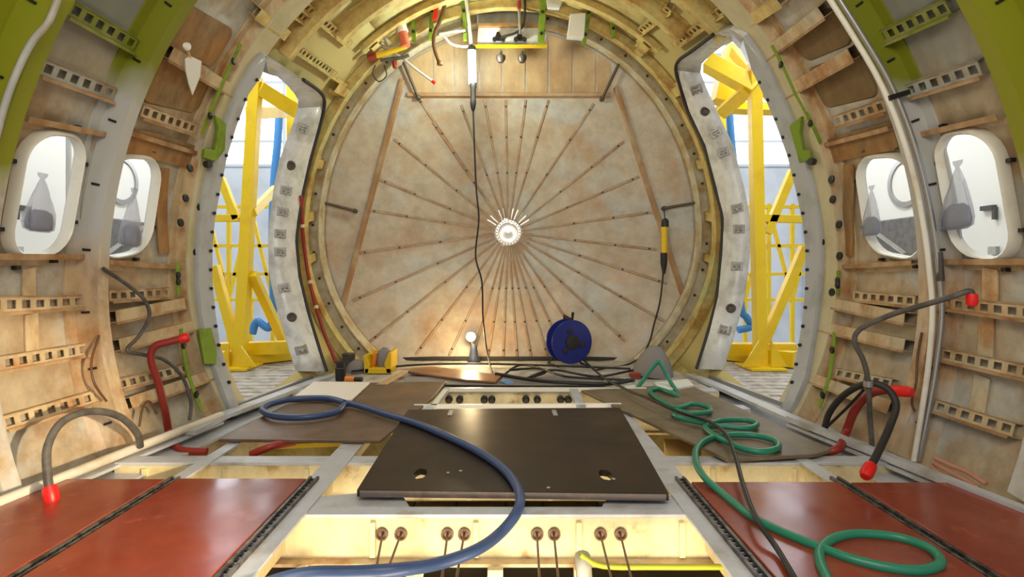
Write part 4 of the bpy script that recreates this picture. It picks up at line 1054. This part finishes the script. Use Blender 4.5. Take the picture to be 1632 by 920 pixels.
pipe('steel_rod', [(837, -6), (832, 44), (798, 60)], 4.14, .009, M['dark'], 'dark bent rod reaching to the left black clamp', 'rod')
tag(obj('red_tag', MB().lathe(at(827, 8, 4.12), (0, 0, 1), [(.012, -.03), (.016, 0), (.012, .03)], 8), M['redhose']), 'small red plug on the upright steel rod overhead', 'plug')
tag(obj('white_box', MB().prism([at(909, 22, 4.1), at(934, 20, 4.1), at(931, 60, 4.1), at(904, 58, 4.1)], (0, .06, 0)), M['white'], bevel=.004), 'white overhead box between green hangers right of the tray', 'box')
tag(obj('white_box', MB().prism([at(871, -6, 4.1), at(900, -6, 4.1), at(892, 13, 4.1), at(872, 13, 4.1)], (0, .06, 0)), M['white'], bevel=.004), 'white overhead box cut by the top photo edge', 'box')
pipe('grey_pipe', [(700, 54), (722, 50), (742, 48)], 4.1, .012, M['strgrey'], 'short grey overhead pipe left of the lamp hook')
pipe('white_hose', [(708, 58), (720, 70), (738, 74), (756, 72)], 4.12, .009, M['whitepipe'], 'thin white hose curving overhead behind the lamp cap', 'hose')
o = pipe('hanging_pipe', [(622, 82), (640, 92), (665, 112), (690, 130)], 4.1, .009, M['whitepipe'], 'thin pale pipe with a red tip at the upper left of the bulkhead')
obj('tip', MB().tube([at(689, 129, 4.1), at(693, 133, 4.1)], .012, 8), M['redcap'], o)
pipe('white_pipe', [(652, 18), (682, 4), (700, -6)], 4.0, .012, M['whitepipe'], 'white pipe crossing overhead right of the white duct')
pipe('grey_pipe', [(596, 66), (622, 78), (644, 66)], 4.03, .014, M['strgrey'], 'grey bent pipe overhead under the end of the white duct')
pipe('dark_pipe', [(606, 96), (640, 92), (652, 88)], 4.06, .013, M['greyhose'], 'dark grey connector pipe overhead beside the red plug')
pipe('wire_loop', [(598, 104), (594, 118), (604, 130), (616, 120), (612, 104)], 4.1, .004, M['dark'], 'thin wire loop hanging at the upper left rim', 'wire')

# white paper tag on the upper left wall
pt = [sp(x, y, -.02) for x, y in ((294, 94), (302, 90), (320, 98), (318, 122), (306, 152), (300, 134), (295, 112))]
o = tag(obj('paper_tag', MB().prism(pt, (.006, -.004, 0)), M['white']), 'white paper tag tied to the beam on the upper left wall', 'tag')
obj('tag_knot', MB().lathe(sp(298, 74, -.02), (0, -1, 0), [(.012, -.012), (.019, 0), (.012, .012)], 10), M['white'], o)
obj('tie', MB().tube([sp(298, 74, -.02), sp(302, 92, -.02)], .007, 8), M['wood'], o)

# ------------------------------------------------------------------ plastic bags at the windows
def bag(px, m_off, label):
    (x, yt), (xb, yb), hw = px
    top, bot = sp(x, yt, m_off), sp(xb, yb, m_off)
    L = (top - bot).length; ax = (bot - top).normalized(); Y = top.y
    k = hw * Y / F
    q = thing('plastic_bag', label, 'bag', bot, None)
    u = V3(0, 1, 0); w = ax.cross(u).normalized()
    def prof(rows):
        R_ = []
        for f, r in rows:
            c = top.lerp(bot, f)
            R_.append([c + u * math.cos(g) * r * k * (1 + .16 * math.sin(5 * g + f * 3) + .07 * math.sin(9 * g - f * 8)) + w * math.sin(g) * r * k * .4 * (1 + .15 * math.sin(4 * g)) for g in [2 * PI * i / 20 for i in range(20)]])
        mb = MB().loft(R_, closed=True); n = len(mb.v)
        mb.f.append(tuple(range(19, -1, -1))); mb.f.append(tuple(range(n - 20, n))); return mb
    obj('film', prof([(0, .30), (.05, .26), (.10, .12), (.18, .26), (.32, .46), (.50, .70), (.68, .92), (.84, 1.04), (.95, .98), (1, .62)]), M['bag'], q, smooth=60)
    obj('contents', prof([(.62, .35), (.68, .72), (.84, .9), (.95, .84), (.985, .5)]), M['bagdark'], q, smooth=60)
bag(((68, 276), (63, 370), 28), .035, 'clear plastic bag hanging inside the front left window')
bag(((214, 300), (208, 394), 23), .035, 'clear plastic bag hanging inside the aft left window')
bag(((1389, 296), (1388, 376), 20), .035, 'clear plastic bag hanging at the aft right window')
bag(((1526, 256), (1525, 366), 30), .035, 'clear plastic bag hanging at the front right window')

# ------------------------------------------------------------------ outside: dock platforms, gantries, hangar
for sd, nm in ((-1, 'left'), (1, 'right')):
    mb = MB()
    yy = [2.7 + .2 * k for k in range(15)]
    ins = [XA + sd * (abs(S(thz(-.03, min(y, 4.45), sd, .12), min(y, 4.45), .12).x - XA) + .012) for y in yy]
    mb.slab([V3(x, y, -.035) for x, y in zip(ins, yy)] + [V3(sd * 4.3, yy[-1], -.035), V3(sd * 4.3, yy[0], -.035)], .05)
    for k in range(27):
        y = 2.74 + k * .105; i_ = min(int((y - 2.7) / .2), 13)
        x0_ = max(ins[i_] * sd, ins[i_ + 1] * sd) + .015
        mb.box((sd * (x0_ + 4.28) / 2, y, -.030), (4.28 - x0_, .088, .010))
    tag(obj('dock_platform', mb, M['grating']), 'pale slatted dock platform outside the %s doorway' % nm, 'platform')
def member(r, name, a, b, w, h=None, m=None):
    return obj(name, MB().bar(a, b, w, h or w, up=(0, 1, 0)), m or M['yellow'], r, bevel=.004)
YL = 4.25
g = thing('gantry', 'yellow steel gantry post and braces outside the left doorway', 'gantry', at(385, 592, YL - .1))
A = lambda x, y, Y=YL: at(x, y, Y)
member(g, 'post', V3(A(382, 585).x, YL, -.015), A(408, 122), .085)
member(g, 'head_beam', A(412, 140), A(480, 182, YL + .25), .11)
member(g, 'crossbeam', A(400, 180, YL + .05), A(470, 178, YL + .9), .09)
member(g, 'rear_post', V3(A(470, 590, YL + 1.1).x, YL + 1.1, -.015), A(466, 130, YL + 1.1), .09)
member(g, 'diagonal_brace', A(342, 424), A(380, 566), .065)
member(g, 'diagonal_brace', A(352, 284), A(378, 350), .055)
member(g, 'diagonal_brace', A(402, 436), A(452, 544, YL + .5), .065)
member(g, 'crossbeam', A(336, 348), A(382, 348), .055)
member(g, 'diagonal_brace', A(402, 340, YL), A(440, 300, YL + .6), .06)
member(g, 'crossbeam', V3(A(330, 560).x, YL + .15, .10), V3(A(460, 548).x, YL + .15, .12), .10)
member(g, 'base_beam', V3(A(352, 586).x, YL, .045), V3(A(470, 566, YL + .4).x, YL + .4, .045), .12)
member(g, 'base_plate', V3(A(360, 590).x, YL, -.012), V3(A(406, 590).x, YL, -.012), .02, .3)
for s_ in (-1, 1): obj('foot_gusset', MB().prism([V3(A(382, 585).x + s_ * .045, YL - .08, 0), V3(A(382, 585).x + s_ * .16, YL - .08, 0), V3(A(382, 585).x + s_ * .045, YL - .08, .16)], (0, .015, 0)), M['yellow'], g)
g = thing('gantry', 'yellow steel gantry post and braces outside the right doorway', 'gantry', at(1210, 592, YL - .1))
member(g, 'post', V3(A(1212, 588).x, YL, -.015), A(1202, 100), .085)
member(g, 'head_beam', A(1128, 100, YL + .2), A(1206, 142), .12)
member(g, 'rear_post', A(1150, 165, YL + .5), A(1172, 78, YL + .5), .17)
member(g, 'rear_post', V3(A(1168, 590, YL + 1.2).x - .05, YL + 1.2, -.015), A(1150, 120, YL + 1.2), .08)
member(g, 'head_brace', A(1152, 178, YL + .4), A(1196, 140), .10)
member(g, 'head_brace', A(1172, 78, YL + .2), A(1232, 150), .10)
member(g, 'crossbeam', A(1146, 172, YL + .7), A(1246, 174, YL + .1), .08)
member(g, 'diagonal_brace', A(1264, 272), A(1222, 372), .06)
member(g, 'diagonal_brace', A(1282, 394), A(1218, 545), .065)
member(g, 'crossbeam', A(1214, 348), A(1290, 350), .06)
member(g, 'crossbeam', V3(A(1150, 556).x, YL + .15, .10), V3(A(1282, 556).x, YL + .15, .10), .10)
member(g, 'base_beam', V3(A(1152, 570, YL + .4).x, YL + .4, .045), V3(A(1268, 586).x, YL, .045), .12)
member(g, 'base_plate', V3(A(1184, 590).x, YL, -.012), V3(A(1240, 590).x, YL, -.012), .02, .3)
for s_ in (-1, 1): obj('foot_gusset', MB().prism([V3(A(1212, 588).x + s_ * .045, YL - .08, 0), V3(A(1212, 588).x + s_ * .17, YL - .08, 0), V3(A(1212, 588).x + s_ * .045, YL - .08, .2)], (0, .015, 0)), M['yellow'], g)
# lattice guard rails farther out
for sd, nm, x0, x1 in ((-1, 'left', 330, 470), (1, 'right', 1150, 1300)):
    YY = 6.4
    r = thing('lattice_rail', 'thin yellow lattice railing farther out behind the %s gantry' % nm, 'railing', at((x0 + x1) / 2, 545, YY))
    for y in (330, 392, 437, 478): obj('bar', MB().bar(at(x0, y, YY), at(x1, y, YY), .035, .035), M['yellow'], r)
    for k in range(5):
        x = x0 + (x1 - x0) * k / 4
        obj('upright', MB().bar(at(x, 545, YY), at(x, 325, YY), .04, .04), M['yellow'], r)
        if k < 4: obj('diagonal', MB().bar(at(x, 478 if k % 2 else 330, YY), at(x + (x1 - x0) / 4, 330 if k % 2 else 478, YY), .035, .035), M['yellow'], r)
    for k in range(2):
        xx = at(x0 if k == 0 else x1, 545, YY).x
        obj('leg', MB().bar(V3(xx, YY, -2.5), V3(xx, YY, -.05), .08, .08), M['yellow'], r)
hose('blue_pipe', [A(446, 150, 5.08), A(443, 220, 5.08), A(437, 286, 5.08), A(434, 380, 5.08), A(436, 480, 5.08), A(430, 522, 5.08), A(410, 512, 5.08), A(402, 532, 5.08)], .036, M['bluepipe'], 'blue hose hanging beside the gantry outside the left doorway', 'hose')
hose('blue_pipe', [A(1164, 90, 5.0), A(1162, 160, 5.0), A(1166, 230, 5.0), A(1176, 330, 5.0), A(1180, 480, 5.0), A(1190, 506, 5.0), A(1198, 520, 5.0), A(1176, 526, 5.0)], .034, M['bluepipe'], 'blue hose hanging beside the gantry outside the right doorway', 'hose')
# hangar
HY = 15.0
def hz(y): return H + (VY - y) * HY / F
struct('wall_hangar', MB().box((0, HY + .1, (hz(264) - 2.5) / 2), (44, .2, hz(264) + 2.5)), M['hangar'])
struct('floor_hangar', MB().box((0, 5, -2.55), (44, 22, .1)), M['hangarfloor'])
mb = MB(); x = -20
for k in range(3):
    zc = hz(264) + .25 + k * 1.1
wn = struct('window_5', MB().box((0, HY + .06, hz(264) + 3), (44, .12, .12)), M['hangar'])
obj('pane', MB().box((0, HY + .1, hz(264) + 3), (44, .02, 6.0)), M['daylight'], wn)
for k in range(23):
    obj('mullion', MB().box((-22 + k * 2, HY + .0, hz(264) + 3), (.09, .08, 6.0)), M['hangar'], wn)
for zz_ in (hz(264), hz(226), hz(226) + .8 * 2):
    obj('transom', MB().box((0, HY + .0, zz_), (44, .09, .07)), M['hangar'], wn)
for k, x in enumerate((-8.4, -4.9, 5.4, 8.2)):
    struct('column_%d' % (k + 1), MB().box((x, HY - .1, (hz(264) - 2.5) / 2), (.3, .25, hz(264) + 2.5)), M['hangar'])
# white dock panels seen through the cabin windows
for sd, nm in ((-1, 'left'), (1, 'right')):
    X = sd * 3.2
    r = thing('dock_wall', 'white dock wall with a round porthole outside the %s cabin windows' % nm, 'panel', (X, 4.2, -.03))
    py_, pz_ = (4.55, 1.47) if sd < 0 else (4.37, 1.43)
    obj('panel', MB().box((X, 3.60, 1.49), (.05, .78, 3.0)), M['white'], r, bevel=.01)
    obj('panel', MB().box((X, 4.72, 1.49), (.05, 1.36, 3.0)), M['white'], r, bevel=.01)
    obj('post', MB().box((X + sd * .05, 4.015, 1.49), (.05, .05, 3.0)), M['strgrey'], r)
    obj('porthole_ring', MB().lathe((X - sd * .022, py_, pz_), (-sd, 0, 0), [(.20, 0), (.20, .02), (.165, .022), (.16, .005), (0.01, .004)], 36), M['chrome'], r, smooth=35)
    obj('porthole_glass', MB().lathe((X - sd * .027, py_, pz_), (-sd, 0, 0), [(.158, 0), (.158, .006)], 36), M['white'], r)
    obj('recess', MB().box((X - sd * .03, 4.66, .98), (.02, .86, .34)), M['greyhose'], r, bevel=.02)
    obj('recess_brace', MB().bar(V3(X - sd * .045, 4.35, .86), V3(X - sd * .045, 4.8, 1.11), .05, .02), M['strgrey'], r)
    obj('latch', MB().box((X - sd * .035, 3.62, 1.14), (.03, .10, .03)).box((X - sd * .035, 3.57, 1.10), (.03, .02, .08)), M['dark'], r)
    obj('latch', MB().box((X - sd * .035, 3.58, .86), (.03, .06, .05)).box((X - sd * .035, 3.66, .80), (.03, .05, .04)), M['strgrey'], r)

# ------------------------------------------------------------------ light
w = bpy.data.worlds.new('world'); SC.world = w; w.use_nodes = True
bg = w.node_tree.nodes['Background']; bg.inputs[0].default_value = (.90, .95, 1.0, 1); bg.inputs[1].default_value = .62
def light(kind, name, loc, target, energy, color, size=.3, size_y=None, spot=None, blend=.5):
    l = bpy.data.lights.new(name, kind); l.energy = energy; l.color = color
    if kind == 'AREA':
        l.size = size
        if size_y: l.shape = 'RECTANGLE'; l.size_y = size_y
    else: l.shadow_soft_size = size
    if spot: l.spot_size = spot; l.spot_blend = blend
    o = bpy.data.objects.new(name, l); COL.objects.link(o); o.location = loc
    o.rotation_euler = (Vector(target) - Vector(loc)).to_track_quat('-Z', 'Y').to_euler()
    return o
WARM = (1, .80, .52); WW = (1, .9, .74)
light('POINT', 'halogen_glow', tuple(bb + V3(0, -.09, .02)), (0, 0, 0), 11, (1, .74, .40), .04)
light('POINT', 'tube_glow', tuple(at(752, 105, 4.0)), (0, 0, 0), 24, (.92, 1, .86), .05)
light('AREA', 'hold_lamp_front', (0, 1.0, -.28), (0, 1.7, -.06), 17, WARM, 1.4, .2)
light('AREA', 'hold_lamp_middle', (0, 1.78, -.45), (0, 2.3, -.05), 5, WARM, 1.8, .1)
light('AREA', 'hold_lamp_rear', (0, 2.5, -.45), (0, 3.0, 0), 3.5, WARM, 1.8, .2)
light('SPOT', 'work_lamp_low', (.75, .3, .6), (-1.52, 1.72, .12), 420, WARM, .03, None, math.radians(24), .5)
light('SPOT', 'floor_streak_spot', (.5, .2, .42), (-.95, 1.45, .0), 70, (1, .72, .42), .02, None, math.radians(20), .6)  # second unseen spot, added to streak the red panels with warm light
light('AREA', 'cabin_fill', (0, .2, 1.9), (0, 3.2, .9), 34, WW, 1.6, .8)  # unseen area light above the camera, added to fill the cabin
for sd in (-1, 1):
    light('AREA', 'dock_wall_fill', (sd * 2.1, 4.1, 3.0), (sd * 3.2, 4.1, 1.2), 46, (.94, .97, 1), 1.6, .5)  # added area light, out of view, to brighten the dock wall
    light('AREA', 'hangar_fill', (sd * 7, 10, 7), (sd * 6, 15, 0), 300, (.95, .98, 1), 5, 4)  # no visible source: added to lift the hangar outside the doorways

# ------------------------------------------------------------------ camera and view
cam = bpy.data.cameras.new('camera'); co = bpy.data.objects.new('camera', cam); COL.objects.link(co)
co.location = (0, 0, H); co.rotation_euler = (PI / 2, 0, 0)
cam.sensor_width = 36; cam.lens = F / 1632 * 36; cam.shift_x = (816 - VX) / 1632; cam.shift_y = -(460 - VY) / 1632
cam.clip_start = .02; cam.clip_end = 100
SC.camera = co
vs = SC.view_settings; vs.view_transform = 'Standard'; vs.look = 'None'; vs.gamma = 1; vs.use_curve_mapping = False; vs.exposure = 0.0
SC.cycles.use_denoising = True
